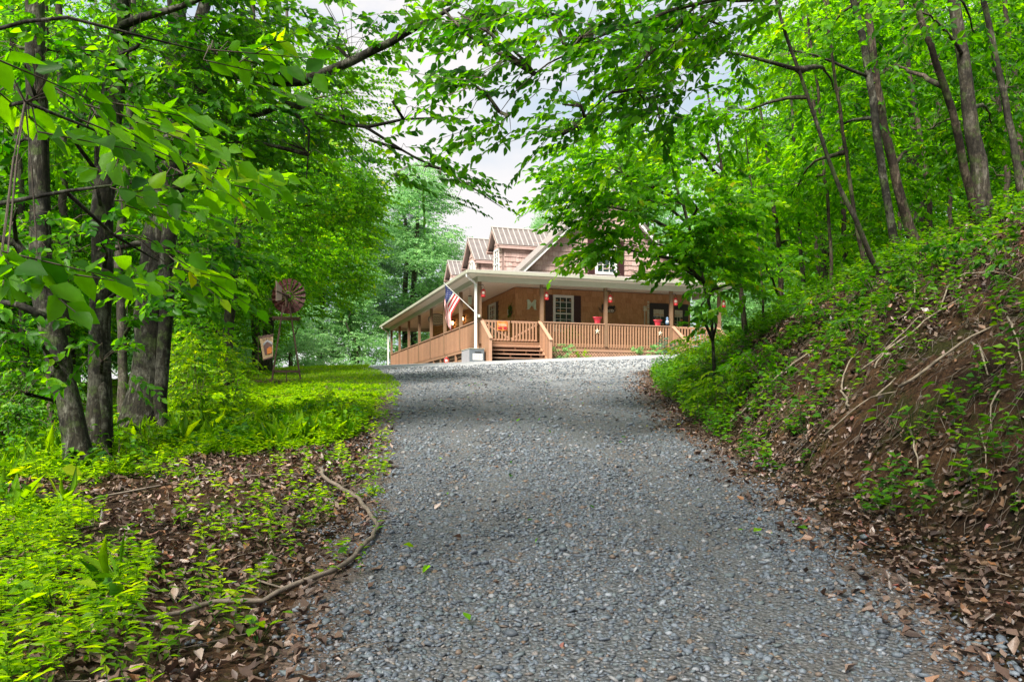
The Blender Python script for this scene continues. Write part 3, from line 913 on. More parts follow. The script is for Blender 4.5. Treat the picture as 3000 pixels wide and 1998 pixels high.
# wreath on the side wall near the corner
o = hthing('wreath', PD - .06, 3.0, 2.62, 'green and white leafy wreath on the side wall round the corner from the letter', 'wreath')
w = MB(); l2 = MB()
pts = [(0, .2 * math.cos(a), .2 * math.sin(a)) for a in np.linspace(0, 2 * math.pi, 18)]
w.tube(pts, [.03] * 18, 6, False); w.build('ring', M['twig'], o)
for i in range(150):
    a = random.uniform(0, 2 * math.pi); r_ = random.gauss(.2, .05)
    c = Vector((random.uniform(-.07, .02), r_ * math.cos(a), r_ * math.sin(a))); d = Vector((random.uniform(-.5, .2), random.gauss(0, 1), random.gauss(0, 1))).normalized() * .09
    e_ = d.cross(Vector((1, .2, .3))).normalized() * .03
    l2.add([c, c + d * .5 + e_, c + d, c + d * .5 - e_], [(0, 1, 2, 3)])
l2.build('leaves', M['leaf_dark'], o)
l3 = MB()
for i in range(16):
    a = random.uniform(-.9, .7); c = (-.06, .2 * math.cos(a), .2 * math.sin(a)); l3.lathe([(.0, -.03), (.03, -.01), (.03, .01), (0, .03)], c, 7)
l3.build('white_flowers', M['white'], o)
# number plaque: canoe with a bear
o = hthing('number_plaque', 7.05, PD - .045, 2.78, 'dark carved canoe plaque with bear and house number on the brown wall', 'house number')
w = MB()
top = [(-.46, .14), (-.40, .06), (-.2, .0), (.2, .0), (.40, .06), (.46, .14)]
bot = [(.44, -.02), (.32, -.13), (-.32, -.13), (-.44, -.02)]
w.prism(top + bot, 'y', -.02, .02); w.build('canoe', M['deck_dark'], o)
w = MB()
w.prism([(-.02, .0), (-.02, .12), (.06, .2), (.2, .22), (.27, .2), (.33, .24), (.37, .21), (.42, .14), (.36, .11), (.34, .0), (.28, .0), (.27, .06), (.08, .06), (.07, 0)], 'y', -.035, -.021)
w.prism([(-.3, .0), (-.32, .2), (-.27, .3), (-.2, .28), (-.17, .16), (-.16, 0)], 'y', -.035, -.021)
w.build('bear', M['black'], o)
l = link_mesh('number', text_mesh('2177', .17, .004, bold=True), M['paper'], o); l.rotation_euler = (R(90), 0, 0); l.location = (.14, -.04, -.05)
# pots and stars on the rail
def pot(x, label, p=0):
    o = hthing('flower_pot', x, .02, RAIL, label, 'flower pot', 'red planters on the porch rail')
    w = MB(); w.lathe([(.13, 0), (.14, .03), (.12, .05), (.17, .2), (.21, .25), (.225, .29), (.2, .29), (.18, .24)], n=20); b = w.build('bowl', M['pot'], o, True); b.scale = (1.05, .55, 1)
    w = MB(); w.lathe([(.18, .2), (.0, .22)], n=14); b = w.build('soil', M['dark'], o); b.scale = (1.05, .55, 1)
    return o
pot(5.5, 'oval crimson planter on the porch rail in front of the shuttered window')
p2 = pot(8.5, 'oval crimson planter on the porch rail beside the pale meter box')
p2.scale = (1.0, 1.0, .9)
def star(x, z, label):
    o = tag(star_mb().build('star_ornament', M['straw']), label, 'star', 'stars hung on the balusters')
    o.location = hw(x, -.04, z); o.rotation_euler = (0, 0, HA); return o
def star_mb():
    w = MB(); pl = []
    for i in range(10):
        a = math.pi / 2 + i * math.pi / 5; r_ = .14 if i % 2 == 0 else .06; pl.append((r_ * math.cos(a), r_ * math.sin(a)))
    n_ = 10; vs = [(x, 0, z) for x, z in pl] + [(0, -.035, 0), (0, .01, 0)]
    w.add(vs, [(i, (i + 1) % 10, 10) for i in range(10)] + [((i + 1) % 10, i, 11) for i in range(10)])
    return w
star(5.47, 1.5, 'straw coloured star on the balusters under the planter by the window')
star(8.6, 1.5, 'straw coloured star on the balusters under the planter by the meter box')
# blue bird ornament
o = hthing('bird_ornament', 8.98, .0, RAIL, 'small blue and white bird figurine on the rail by the glazed doors', 'ornament')
w = MB(); w.lathe([(.05, .06), (.085, .12), (.09, .18), (.06, .26), (.045, .3), (.06, .34), (.055, .38), (.02, .41)], n=14)
w.add([(.03, -.04, .36), (.14, -.03, .35), (.03, -.0, .37), (.03, -.02, .34)], [(0, 1, 2), (0, 3, 1), (3, 2, 1)]); w.build('body', M['blueorn'], o, True)
w = MB(); w.lathe([(.05, .13), (.065, .19), (.04, .24)], (-.01, -.035, 0), 10); w.build('breast', M['white'], o, True)
w = MB(); w.box(-.07, -.05, 0, .07, .05, .02); w.tube([(-.03, 0, .02), (-.02, 0, .08)], [.01, .01], 6); w.tube([(.03, 0, .02), (.02, 0, .08)], [.01, .01], 6); w.build('base', M['black'], o)
# welcome banner on the gate
o = hthing('porch_banner', 1.02, -.05, 1.6, 'small orange and yellow banner tied to the porch gate', 'banner')
w = MB(); nx, nz = 10, 6
vs = [(-.24 + .48 * i / nx, -.012 * math.sin(i * 1.1), -.2 + .4 * j / nz + .012 * math.sin(i)) for j in range(nz + 1) for i in range(nx + 1)]
w.add(vs, [(j * (nx + 1) + i, j * (nx + 1) + i + 1, (j + 1) * (nx + 1) + i + 1, (j + 1) * (nx + 1) + i) for j in range(nz) for i in range(nx)]); w.build('cloth', M['orange'], o)
w = MB()
w.box(-.19, -.022, .05, .17, -.016, .075); w.box(-.16, -.022, -.0, .19, -.016, .02)
w.build('print_band', M['straw'], o)
w = MB(); w.box(-.21, -.023, -.12, -.02, -.016, -.06); w.box(.04, -.023, -.14, .2, -.016, -.04); w.build('print_red', M['pot'], o)
# utility box at the corner
zg = z1(*hw(-.3, -.3, 0).xy) - 3.6
o = hthing('utility_box', -.33, -.17, zg, 'grey utility cabinet with white label at the porch corner', 'utility box')
zt_ = .53 - zg
w = MB(); w.box(-.32, -.67, -.1, .32, .67, zt_); w.build('cabinet', M['boxgrey'], o, bevel=.012)
w = MB(); w.box(-.335, -.69, zt_ + .002, .335, .69, zt_ + .022); w.build('lid', M['cream'], o)
w = MB(); w.box(-.326, -.64, -.1, -.322, .64, zt_ - .03); w.build('pale_side', M['boxpale'], o)  # left face paler than the cabinet front
w = MB(); w.box(-.1, -.684, zt_ - .16, .18, -.672, zt_ - .12); w.build('slot', M['black'], o)
w = MB(); w.box(-.18, -.68, zt_ - .46, .24, -.672, zt_ - .2); lab = w.build('label_plate', M['paper'], o)
w = MB()
for i in range(5):
    z = zt_ - .235 - i * .045; x = -.15
    while x < .2:
        l_ = random.uniform(.03, .09); w.box(x, -.684, z - .009, min(x + l_, .22), -.681, z + .009); x += l_ + .02
w.build('label_lines', M['ink'], lab)
# porch wall lamps (lit)
for (y, lb) in ((11.7, 'lit warm wall lamp on the side porch, seen beside the corner downspout'), (14.05, 'lit warm wall lamp on the side porch, seen beside the flag tip')):
    o = hthing('wall_lamp', PD - .02, y, 3.02, lb, 'wall lamp', 'lit wall lamps on the side porch')
    w = MB(); w.box(-.04, -.06, .0, 0, .06, .36); w.bar((-.02, 0, .33), (-.18, 0, .33), .03, .03); w.build('bracket', M['black'], o)
    w = MB(); w.lathe([(.03, .0), (.085, .05), (.095, .14), (.05, .22)], (-.18, 0, .05), 14); w.build('globe', M['lampglow'], o, True)
    w = MB(); w.lathe([(.13, .26), (.03, .36), (.02, .38)], (-.18, 0, .0), 14); w.build('shade', M['black'], o, True)
# hanging oval sign on the side porch
o = hthing('oval_sign', .95, 12.6, 3.2, 'pale oval sign with dark lettering strokes hanging in the side porch', 'sign', rz=R(-8))
el = [(.52 * math.cos(a), .36 * math.sin(a)) for a in np.linspace(0, 2 * math.pi, 28)[:-1]]
w = MB(); w.prism(el, 'y', -.02, .02); w.build('board', M['cream'], o)
w = MB()
for i in range(len(el)):
    a, b = el[i], el[(i + 1) % len(el)]
    w.bar((a[0] * .93, -.025, a[1] * .9), (b[0] * .93, -.025, b[1] * .9), .03, .012, (0, 1, 0))
for j in range(3):
    pts = [(-.32 + .64 * i / 12, -.026, .12 - j * .13 + .045 * math.sin(i * 2.1 + j)) for i in range(13)]
    w.tube(pts, [.014] * 13, 5)
w.build('lettering', M['ink'], o)
w = MB()
for s in (-1, 1): w.tube([(s * .3, 0, .29), (s * .3, 0, .49)], [.006] * 2, 5)
w.build('chain', M['black'], o)
# wind chime
o = hthing('wind_chime', .2, 2.3, 2.95, 'dark wind chime hanging from the porch beam inside the corner', 'wind chime')
w = MB(); w.lathe([(.09, .2), (.09, .215), (.01, .24)], n=12); w.build('top_plate', M['black'], o)
w = MB()
for i in range(6):
    a = i * math.pi / 3; w.tube([(.07 * math.cos(a), .07 * math.sin(a), .17), (.07 * math.cos(a), .07 * math.sin(a), -.12 - .04 * (i % 3))], [.011] * 2, 6)
w.build('tubes', M['letter'], o)
w = MB(); w.tube([(0, 0, .23), (0, 0, .55)], [.006] * 2, 5); w.tube([(0, 0, .2), (0, 0, -.2)], [.004] * 2, 5); w.build('cord', M['black'], o)
# porch seats behind the balusters
def rocker(x, y, rz, label, mat='deck_dark'):
    o = hthing('rocking_chair', x, y, DECK, label, 'chair', 'rocking chairs on the porch', rz)
    w = MB(); w.box(-.27, -.25, .4, .27, .25, .44); w.build('seat', M[mat], o)
    w = MB()
    for i in range(6): w.bar((-.22 + .088 * i, .24, .44), (-.22 + .088 * i, .42, 1.1), .05, .02, (0, 1, 0))
    w.bar((-.28, .42, 1.1), (.28, .42, 1.1), .08, .03, (0, 1, 0)); w.build('backrest', M[mat], o)
    for s in (-1, 1):
        w = MB()
        w.tube([(s * .26, -.42, .09), (s * .26, -.15, .03), (s * .26, .15, .02), (s * .26, .5, .1)], [.022] * 4, 6); w.build('rocker_rail', M[mat], o)
        w = MB(); w.box(s * .26 - .02, -.24, .04, s * .26 + .02, -.2, .64); w.box(s * .26 - .02, .2, .03, s * .26 + .02, .24, .64); w.box(s * .26 - .045, -.3, .64, s * .26 + .045, .26, .67); w.build('armrest', M[mat], o)
rocker(6.4, 1.55, R(10), 'dark rocking chair behind the balusters beneath the number plaque')
rocker(7.7, 1.55, R(-12), 'dark rocking chair behind the balusters between plaque and meter box')
o = hthing('porch_plant', 4.9, 1.6, DECK, 'potted leafy plant behind the balusters below the shuttered window', 'potted plant')
w = MB(); w.lathe([(.12, 0), (.17, .3), (.18, .3), (.15, .27)], n=14); w.build('pot', M['pot'], o, True)
w = MB()
for i in range(160):
    c = Vector((random.gauss(0, .2), random.gauss(0, .15), .35 + random.random() * .5)); d = Vector((random.gauss(0, 1), random.gauss(0, 1), random.gauss(.2, .6))).normalized() * .16
    e_ = d.cross(Vector((random.random(), .2, .3))).normalized() * .05
    w.add([c, c + d * .5 + e_, c + d, c + d * .5 - e_], [(0, 1, 2, 3)])
w.build('leaves', M['leaf_ground'], o)

# flag on the corner post
fo = hthing('flag', -.05, -.15, 1.98, 'American flag drooping from an angled pole on the porch corner post', 'flag')
o = fo; o.rotation_euler = (0, 0, 0)
tip = Vector((-1.45, -.35, 1.33)); 
w = MB(); w.tube([(0, 0, 0), tuple(tip)], [.018, .014], 8); w.lathe([(.0, -.02), (.03, 0), (.0, .03)], tuple(tip), 8); w.build('pole', M['white'], o)
w = MB(); w.box(-.05, -.04, -.05, .05, .08, .06); w.build('bracket', M['letter'], o)
NH, NF = 52, 80
pole_dir = (-tip).normalized()
H = .88; FL = 1.5
vs = []
for j in range(NF + 1):
    for i in range(NH + 1):
        h_ = i / NH; f_ = j / NF * FL
        a0 = tip + pole_dir * (.04 + h_ * H) + Vector((0, 0, -.02))
        xlim = tip.x + .03 + .26 * h_ * h_
        x = a0.x; z = a0.z; q = 0
        dxm = max(0, a0.x - xlim)
        fs = dxm / .5                      # slanted run before it turns down
        g_ = min(f_, fs)
        x -= g_ * .5; z -= g_ * .866
        rem = f_ - g_
        z -= rem * .93
        y = a0.y + .07 * math.sin(h_ * 9 + f_ * 2.2) * min(1, f_ * 2) + .05 * math.sin(f_ * 7 + h_ * 3) * h_
        x += .035 * math.sin(rem * 6 + h_ * 5) * min(1, rem * 2)
        vs.append((x, y, z))
fs_ = []; cl = []
for j in range(NF):
    for i in range(NH):
        fs_.append((j * (NH + 1) + i, j * (NH + 1) + i + 1, (j + 1) * (NH + 1) + i + 1, (j + 1) * (NH + 1) + i))
        stripe = (i * 13) // NH
        c = 0.0 if stripe % 2 == 0 else 1.0
        if i < NH * 7 / 13 and j < NF * .4:
            c = .5
            r_, q_ = i % 3, j % 3
            if r_ == 1 and q_ == 1 and ((i // 3 + j // 3) % 2 == 0): c = 1.0
        cl.append(c)
me = mesh_np('flag_cloth', np.array(vs), np.array(fs_), {'rnd': np.array(cl)}, True)
t = NT('flag_cloth'); col = t.ramp(t.attr(), [(0, (.48, .035, .04)), (.3, (.02, .03, .12)), (.7, (.72, .69, .66))], 'CONSTANT')
p = t.bsdf(col, .8, 0, None, .2); tr = t.new('ShaderNodeBsdfTranslucent'); t.link(col, tr.inputs[0]); mx = t.new('ShaderNodeMixShader'); mx.inputs[0].default_value = .3
t.link(p.outputs[0], mx.inputs[1]); t.link(tr.outputs[0], mx.inputs[2]); M['flag'] = t.done(mx)
link_mesh('cloth', me, M['flag'], fo)

# ------------------------------------------------------------------ ornamental windmill and garden flag
wx, wy = -5.95, 21.6
wz = z1(wx, wy)
wm = empty('garden_windmill', (wx, wy, wz), R(15.4), 'rust red garden windmill on a tapering steel tower beside the lawn', 'windmill')
HUB = 2.28
for sx_ in (-1, 1):
    for sy_ in (-1, 1):
        w = MB(); w.bar((sx_ * .38, sy_ * .36, -.08), (sx_ * .085, sy_ * .08, 2.0), .035, .035, (0, 1, 0)); w.build('leg', M['rust_steel'], wm)
w = MB()
for z, k_ in ((.27, .345), (.27, .345)):
    pass
for z in (.28,):
    q = .38 - (.295) * (z / 2.0)
    for s in (-1, 1):
        w.bar((-q - .02, s * q * .95, z), (q + .02, s * q * .95, z), .03, .03); w.bar((s * q, -q, z), (s * q, q, z), .03, .03)
w.bar((0, -.33, .28), (0, -.33, -.05), .028, .028, (0, 1, 0))
w.build('cross_brace', M['rust_steel'], wm)
w = MB()
for s in (-1, 1):
    w.bar((-.36, s * .3, 1.67), (.36, s * .3, 1.67), .035, .03); w.bar((s * .3, -.36, 1.64), (s * .3, .36, 1.64), .035, .03)
for s in (-.11, .11): w.bar((-.34, s, 1.66), (.34, s, 1.66), .09, .02)
w.build('platform', M['rust_steel'], wm)
ax = Vector((.36, .93, 0)).normalized()                    # rotor shaft, wheel beyond, tail towards the drive
hub = Vector((0, 0, HUB))
w = MB(); w.tube([hub - ax * .35, hub + ax * .16], [.03, .03], 8); w.tube([(0, 0, 1.98), (0, 0, HUB)], [.04, .03], 8); w.build('shaft', M['rust_steel'], wm)
wheel = hub + ax * .16
e1 = ax.cross(Vector((0, 0, 1))).normalized(); e2 = Vector((0, 0, 1))
w = MB(); w.tube([wheel - ax * .05, wheel + ax * .06], [.06, .06], 12)
for rr_ in (.13, .33):
    pts = [wheel + e1 * (rr_ * math.cos(a)) + e2 * (rr_ * math.sin(a)) for a in np.linspace(0, 2 * math.pi, 37)]
    w.tube(pts, [.009] * 37, 5, False)
for i in range(6):
    a = i * math.pi / 3 + .2
    w.bar(wheel, wheel + (e1 * math.cos(a) + e2 * math.sin(a)) * .46, .014, .014, ax)
rw = w.build('wheel', M['rust_steel'], wm)
for i in range(18):
    a = i * 2 * math.pi / 18 + .1
    rd = e1 * math.cos(a) + e2 * math.sin(a); tn = -e1 * math.sin(a) + e2 * math.cos(a)
    w = MB(); vs = []
    for q in (.14, .3, .465):
        hwid = .016 + (q - .14) / .325 * .062
        for s in (-1, 0, 1):
            vs.append(wheel + rd * q + tn * (s * hwid) + ax * (s * hwid * .55 + (.012 if s == 0 else 0)))
    w.add(vs, [(0, 1, 4, 3), (1, 2, 5, 4), (3, 4, 7, 6), (4, 5, 8, 7)])
    w.build('blade', M['rust'], rw)
td = (-ax + e1 * -.0).normalized()
tail = Vector((-.325, -.946, 0)).normalized()
w = MB(); w.bar(hub, hub + tail * .75, .03, .03); w.build('tail_boom', M['rust_steel'], wm)
w = MB(); nn = tail.cross(Vector((0, 0, 1))).normalized() * .006
a_, b_ = hub + tail * .36, hub + tail * .78
pl = [a_ + e2 * .15, b_ + e2 * .27, b_ - e2 * .25, a_ - e2 * .17]
w.add([p_ + nn for p_ in pl] + [p_ - nn for p_ in pl], [(0, 1, 2, 3), (7, 6, 5, 4), (0, 4, 5, 1), (1, 5, 6, 2), (2, 6, 7, 3), (3, 7, 4, 0)])
w.build('tail_vane', M['vane'], wm)

gy_ = 22.6
gp = W(778, 1022, gy_)
gz = z1(gp.x, gy_)
gf = empty('garden_flag', (gp.x - .2, gy_, gz), R(12), 'small tilted garden flag with barn and pumpkins beside the windmill', 'garden flag')
hgt = gp.z + .33 - gz
w = MB(); w.tube([(0, 0, -.1), (0, 0, hgt), (.0, 0, hgt + .01)], [.009] * 3, 6); w.tube([(-.01, 0, hgt), (.42, 0, hgt + .08)], [.009] * 2, 6); w.build('stand', M['rust_steel'], gf)
w = MB()
def fp(u, v): return Vector((.03 + .36 * u + .10 * (1 - v) * (1 - u), .015 * math.sin(5 * v + 3 * u), hgt - .02 - .62 * (1 - v) + .085 * u))
for j in range(8):
    for i in range(6):
        w.add([fp(i / 6, j / 8), fp((i + 1) / 6, j / 8), fp((i + 1) / 6, (j + 1) / 8), fp(i / 6, (j + 1) / 8)], [(0, 1, 2, 3)])
cl_ = w.build('cloth', M['burlap'], gf)
def patch(name, mat, uv, off=-.006):
    w = MB(); w.add([fp(u_, v_) + Vector((0, off, 0)) for u_, v_ in uv], [tuple(range(len(uv)))]); return w.build(name, mat, cl_)
patch('barn_print', M['barn'], [(.22, .2), (.9, .2), (.93, .55), (.55, .74), (.2, .58)])
patch('pumpkin_print', M['orange'], [(.45, .2), (.88, .2), (.9, .46), (.7, .5), (.46, .44)], -.012)
patch('sky_print', M['boxpale'], [(.2, .6), (.55, .75), (.95, .57), (.95, .68), (.55, .84), (.2, .7)], -.010)
w = MB()
for v_ in (.9, .84):
    u_ = .2
    while u_ < .85:
        l_ = random.uniform(.05, .14); a_, b_ = fp(u_, v_), fp(min(.9, u_ + l_), v_); w.bar(a_ + Vector((0, -.012, 0)), b_ + Vector((0, -.012, 0)), .018, .003, (0, 1, 0)); u_ += l_ + .05
for v_ in (.02, .98):
    w.bar(fp(0, v_) + Vector((0, -.008, 0)), fp(1, v_) + Vector((0, -.008, 0)), .035, .004, (0, 1, 0))
w.build('lettering', M['barn'], cl_)
SUN_E, SUN_A, SKY_S, EXPO = 5.0, 24.0, .10, 1.42
SUN_D = (-.38, -.62, .80)
CLOUD_A, CLOUD_B, CLOUD_K = (.62, .76, .92), (1.0, .98, .99), 3.7
LAIK = 2.0
DENOISE = True
# ------------------------------------------------------------------ foliage tools
def unit(a): return a / np.maximum(np.linalg.norm(a, axis=-1, keepdims=True), 1e-9)
def make_sprays(base, d, nrm, Kn, L, leaf, droop=.12, jit=.62):
    n = len(base)
    side = unit(np.cross(d, nrm))
    P, D, N, S, Rr = [], [], [], [], []
    srand = RNG.random(n)
    Ls = L * RNG.uniform(.65, 1.25, n)
    for i in range(Kn):
        q = (i + .6) / Kn
        s = (1 if i % 2 else -1)
        p = base + d * (Ls * q)[:, None]
        p[:, 2] -= droop * Ls * q * q
        last = i == Kn - 1
        ang = 0.1 if last else R(50) * (1 - .35 * q)
        dd = d * math.cos(ang) + side * (s * math.sin(ang)) + RNG.normal(0, .22, (n, 3))
        dd[:, 2] -= RNG.uniform(.05, .75, n) + droop * q
        dd = unit(dd)
        nn = nrm + RNG.normal(0, jit, (n, 3))
        nn = unit(nn - dd * (nn * dd).sum(1, keepdims=True))
        P.append(p); D.append(dd); N.append(nn)
        S.append(leaf * RNG.uniform(.6, 1.2, n) * (1 - .25 * abs(q - .5)))
        Rr.append(np.clip(.55 * srand + .45 * RNG.random(n), 0, 1))
    tip = base + d * Ls[:, None]; tip[:, 2] -= droop * Ls
    return [np.concatenate(a) for a in (P, D, N, S, Rr)], tip

def leaf_mesh(name, A, aspect=.30, six=True, fold=.10, curl=.08, tw=None):
    P, D, N, S, Rr = A
    side = np.cross(D, N); S1 = S[:, None]; n = len(P)
    if isinstance(curl, tuple): curl = RNG.uniform(curl[0], curl[1], (n, 1))
    if isinstance(fold, tuple): fold = RNG.uniform(fold[0], fold[1], (n, 1))
    tipv = P + D * S1 - N * S1 * curl
    if six:
        a = aspect * S1
        up = N * S1 * fold
        L1 = P + D * S1 * .30 + side * a * .92 + up; L2 = P + D * S1 * .66 + side * a * .74 + up * .7
        R1 = P + D * S1 * .30 - side * a * .92 + up; R2 = P + D * S1 * .66 - side * a * .74 + up * .7
        V = np.stack([P, L1, L2, tipv, R2, R1], 1).reshape(-1, 3)
        b = np.arange(n)[:, None] * 6
        f = np.concatenate([b + np.array([[0, 3, 2, 1]]), b + np.array([[0, 5, 4, 3]])], 1).reshape(-1, 4)
    else:
        a = aspect * S1 * 1.05
        Lm = P + D * S1 * .42 + side * a + N * S1 * fold; Rm = P + D * S1 * .42 - side * a + N * S1 * fold
        V = np.stack([P, Lm, tipv, Rm], 1).reshape(-1, 3)
        b = np.arange(n)[:, None] * 4
        f = np.concatenate([b + np.array([[0, 2, 1]]), b + np.array([[0, 3, 2]])], 1).reshape(-1, 3)
    rr_ = np.repeat(Rr, 2); mi = None
    if tw is not None:
        V2, f2 = tw
        if not six: f2 = np.concatenate([f2[:, [0, 1, 2]], f2[:, [0, 2, 3]]])
        mi = np.concatenate([np.zeros(len(f), int), np.ones(len(f2), int)])
        f = np.concatenate([f, f2 + len(V)]); V = np.concatenate([V, V2]); rr_ = np.concatenate([rr_, np.full(len(f2), .5)])
    return mesh_np(name, V, f, {'rnd': rr_}, mats=mi)

def prisms(name, A, B, ra, rb, raw=False):
    """many thin three-sided twigs in one mesh"""
    A = np.asarray(A); B = np.asarray(B); n = len(A)
    t = unit(B - A); r = unit(np.cross(t, np.array([.31, .2, .93]))); b = np.cross(t, r)
    vs = []
    for C, rad in ((A, ra), (B, rb)):
        for k in range(3):
            a = 2 * math.pi * k / 3
            vs.append(C + r * (rad * math.cos(a)) + b * (rad * math.sin(a)))
    V = np.stack(vs, 1).reshape(-1, 3)
    o = np.arange(n)[:, None] * 6
    f = np.concatenate([o + np.array([[k, (k + 1) % 3, 3 + (k + 1) % 3, 3 + k]]) for k in range(3)], 1).reshape(-1, 4)
    if raw: return V, f
    return mesh_np(name, V, f)

def ellip(n, c, rad, clump=.0, cs=1.0):
    out = np.zeros((0, 3))
    while len(out) < n:
        q = RNG.uniform(-1, 1, (n * 3, 3)); q = q[(q ** 2).sum(1) < 1]
        p = np.array(c) + q * np.array(rad)
        if clump:
            v = fbm(p[:, 0] * cs + p[:, 1] * .37 * cs, p[:, 2] * cs * 1.5 + p[:, 1] * .61 * cs, 3)
            p = p[v > .5 + (clump - .5) * .35 + RNG.normal(0, .06, len(p))]
        out = np.concatenate([out, p])
    return out[:n]

def blob_px(fx, fy, Y, rx, ry, rd, lai, leaf=.10, Kn=13, L=.55, **kw):
    c = F(fx, fy, Y); s = Y / 1884.0
    d = dict(c=(c.x, c.y, c.z), r=(rx * s, rd, ry * s), lai=lai, leaf=leaf, K=Kn, L=L); d.update(kw); return d
def blob_w(x, y, z, rx, ry, rz, lai, leaf=.10, Kn=13, L=.55, **kw):
    d = dict(c=(x, y, z), r=(rx, ry, rz), lai=lai, leaf=leaf, K=Kn, L=L); d.update(kw); return d

def crown_data(blobs, axis_pts, tilt=.34, loc_near=False):
    parts = []; spr = []
    ax = np.array([tuple(p) for p in axis_pts])
    for b in blobs:
        if loc_near and .09 <= b['leaf'] <= .11: b['leaf'] *= 1.32; b['L'] *= 1.15
        area = math.pi * b['r'][0] * b['r'][2]
        n = max(6, int(LAIK * b['lai'] * area / (b['K'] * .33 * b['leaf'] ** 2)))
        base = ellip(n, b['c'], b['r'], b.get('clump', .5), b.get('cs', .9))
        k = np.argmin(np.linalg.norm(ax[None] - base[:, None], axis=2), 1)
        away = base - ax[k]; away[:, 2] = 0
        az = np.array(b.get('dir', (0, 0, 0)), float)
        d = unit(unit(away) * .8 + RNG.normal(0, .6, (n, 3)) * np.array([1, 1, .35]) + az)
        d[:, 2] = np.clip(d[:, 2], -.5, .35) - .05; d = unit(d)
        nr = np.array([0, 0, 1.0]) + RNG.normal(0, tilt, (n, 3)); nr = unit(nr - d * (nr * d).sum(1, keepdims=True))
        A, tip = make_sprays(base, d, nr, b['K'], b['L'], b['leaf'], b.get('droop', .15))
        parts.append(A); spr.append((base, tip, b))
    return [np.concatenate([p[i] for p in parts]) for i in range(5)], spr

def trunk_px(pts, Y0, Y1=None, base_z=True):
    """pts: (fx, fy, width in full-view px) from the foot up; depth runs Y0 -> Y1"""
    Y1 = Y0 if Y1 is None else Y1
    n = len(pts); out = []; rad = []
    for i, (fx, fy, wd) in enumerate(pts):
        Y = Y0 + (Y1 - Y0) * i / (n - 1)
        p = F(fx, fy, Y)
        out.append(p); rad.append(wd / 2 / 1884.0 * Y)
    return out, rad
def resample(pts, rad, step=.35, wob=.02):
    P = [Vector(pts[0])]; Q = [rad[0]]
    for i in range(len(pts) - 1):
        a, b = Vector(pts[i]), Vector(pts[i + 1]); m = max(1, int((b - a).length / step))
        pm = Vector(pts[i - 1]) if i > 0 else a * 2 - b
        pn = Vector(pts[i + 2]) if i + 2 < len(pts) else b * 2 - a
        for j in range(1, m + 1):
            t_ = j / m
            q = .5 * ((2 * a) + (b - pm) * t_ + (2 * pm - 5 * a + 4 * b - pn) * t_ * t_ + (3 * a - pm - 3 * b + pn) * t_ ** 3)
            P.append(q + Vector((random.gauss(0, wob), random.gauss(0, wob), 0)) * (1 if j < m else .5)); Q.append(rad[i] + (rad[i + 1] - rad[i]) * t_)
    return P, Q

def tree(name, label, cat, pts, rad, blobs, leaf='leaf_beech', bark='bark_beech', limbs=(), group=None, six=True, flare=1.5, twigs=True, sec=16, extra_trunks=(), aspect=.31, loc=None):
    foot = Vector(pts[0])
    if loc is None:
        gz = z1(foot.x, foot.y)
        P, Q = resample(pts, rad, .3, .012)
        # foot into the ground with root flare
        P = [Vector((foot.x, foot.y, min(foot.z, gz) - .15))] + P
        Q = [Q[0] * flare] + [q * (1 + (flare - 1) * math.exp(-max(0, p.z - gz) / .25)) for p, q in zip(P[1:], Q)]
    else:
        P, Q = resample(pts, rad, .5, .03); gz = 0
    root = empty(name, (foot.x, foot.y, gz) if loc is None else (0, 0, 0), 0, label, cat, group)
    off = Vector((foot.x, foot.y, gz)) if loc is None else Vector((0, 0, 0))
    tm = MB()
    n = 12 if Q[1] > .06 else 8
    tm.tube([p - off for p in P], Q, n, jit=.05)
    for (ep, er) in extra_trunks:
        p_, q_ = resample(ep, er, .3, .012); g2 = z1(p_[0].x, p_[0].y)
        if p_[0].z < g2 + 1.0:
            p_ = [Vector((p_[0].x, p_[0].y, g2 - .15))] + p_; q_ = [q_[0] * 1.3] + q_
        tm.tube([p - off for p in p_], q_, 10, jit=.05)
    A, spr = crown_data(blobs, P, .4, six)
    A[0] = A[0] - np.array(off)
    bm = tm
    allP = [Vector(p) for p in P]
    for (lp, lr) in limbs:
        p_, q_ = resample(lp, lr, .25, .02); bm.tube([p - off for p in p_], q_, 8, jit=.06); allP += [Vector(x) for x in p_]
    ta, tb = [], []
    for base, tip, b in spr:
        c = Vector(b['c'])
        if b.get('limb', True):
            a = min(allP, key=lambda p: (p - c).length + max(0, p.z - c.z + .2) * 1.5)
            mid = a.lerp(c, .55) + Vector((random.gauss(0, .1), random.gauss(0, .1), .12 * (c - a).length * random.uniform(.2, 1)))
            ln = (c - a).length
            p_, q_ = resample([a, mid, c], [min(.05, .018 + .008 * ln), .02, .009], .3, .02)
            bm.tube([p - off for p in p_], q_, 6); lp = p_
        else: lp = allP
        for bb in base[:min(len(base), int(sec))]:
            e = Vector(bb); a = min(lp, key=lambda p: (p - e).length + (.6 if p is lp[-1] else 0))
            if (e - a).length > 2.2: continue
            m_ = a.lerp(e, .5) + Vector((0, 0, .06)); ta += [a, m_]; tb += [m_, e]
        if twigs:
            k = len(base); ta += [Vector(x) for x in base[:k]]; tb += [Vector(x) for x in tip[:k]]
    tm.build('trunk', M[bark], root, True)
    tw = None
    if ta:
        o3 = np.array(off)
        tw = prisms('twigs', np.array([tuple(x) for x in ta]) - o3, np.array([tuple(x) for x in tb]) - o3, .0045, .002, True)
    me = leaf_mesh('crown', A, aspect, six, tw=tw)
    me.materials.append(M[leaf]); me.materials.append(M['twig'])
    link_mesh('crown', me, None, root)
    return root

def up(pts, rad, h, lean=(0, 0)):
    p = pts[-1]; return pts + [Vector((p.x + lean[0], p.y + lean[1], p.z + h))], rad + [rad[-1] * .35]
BL = blob_px
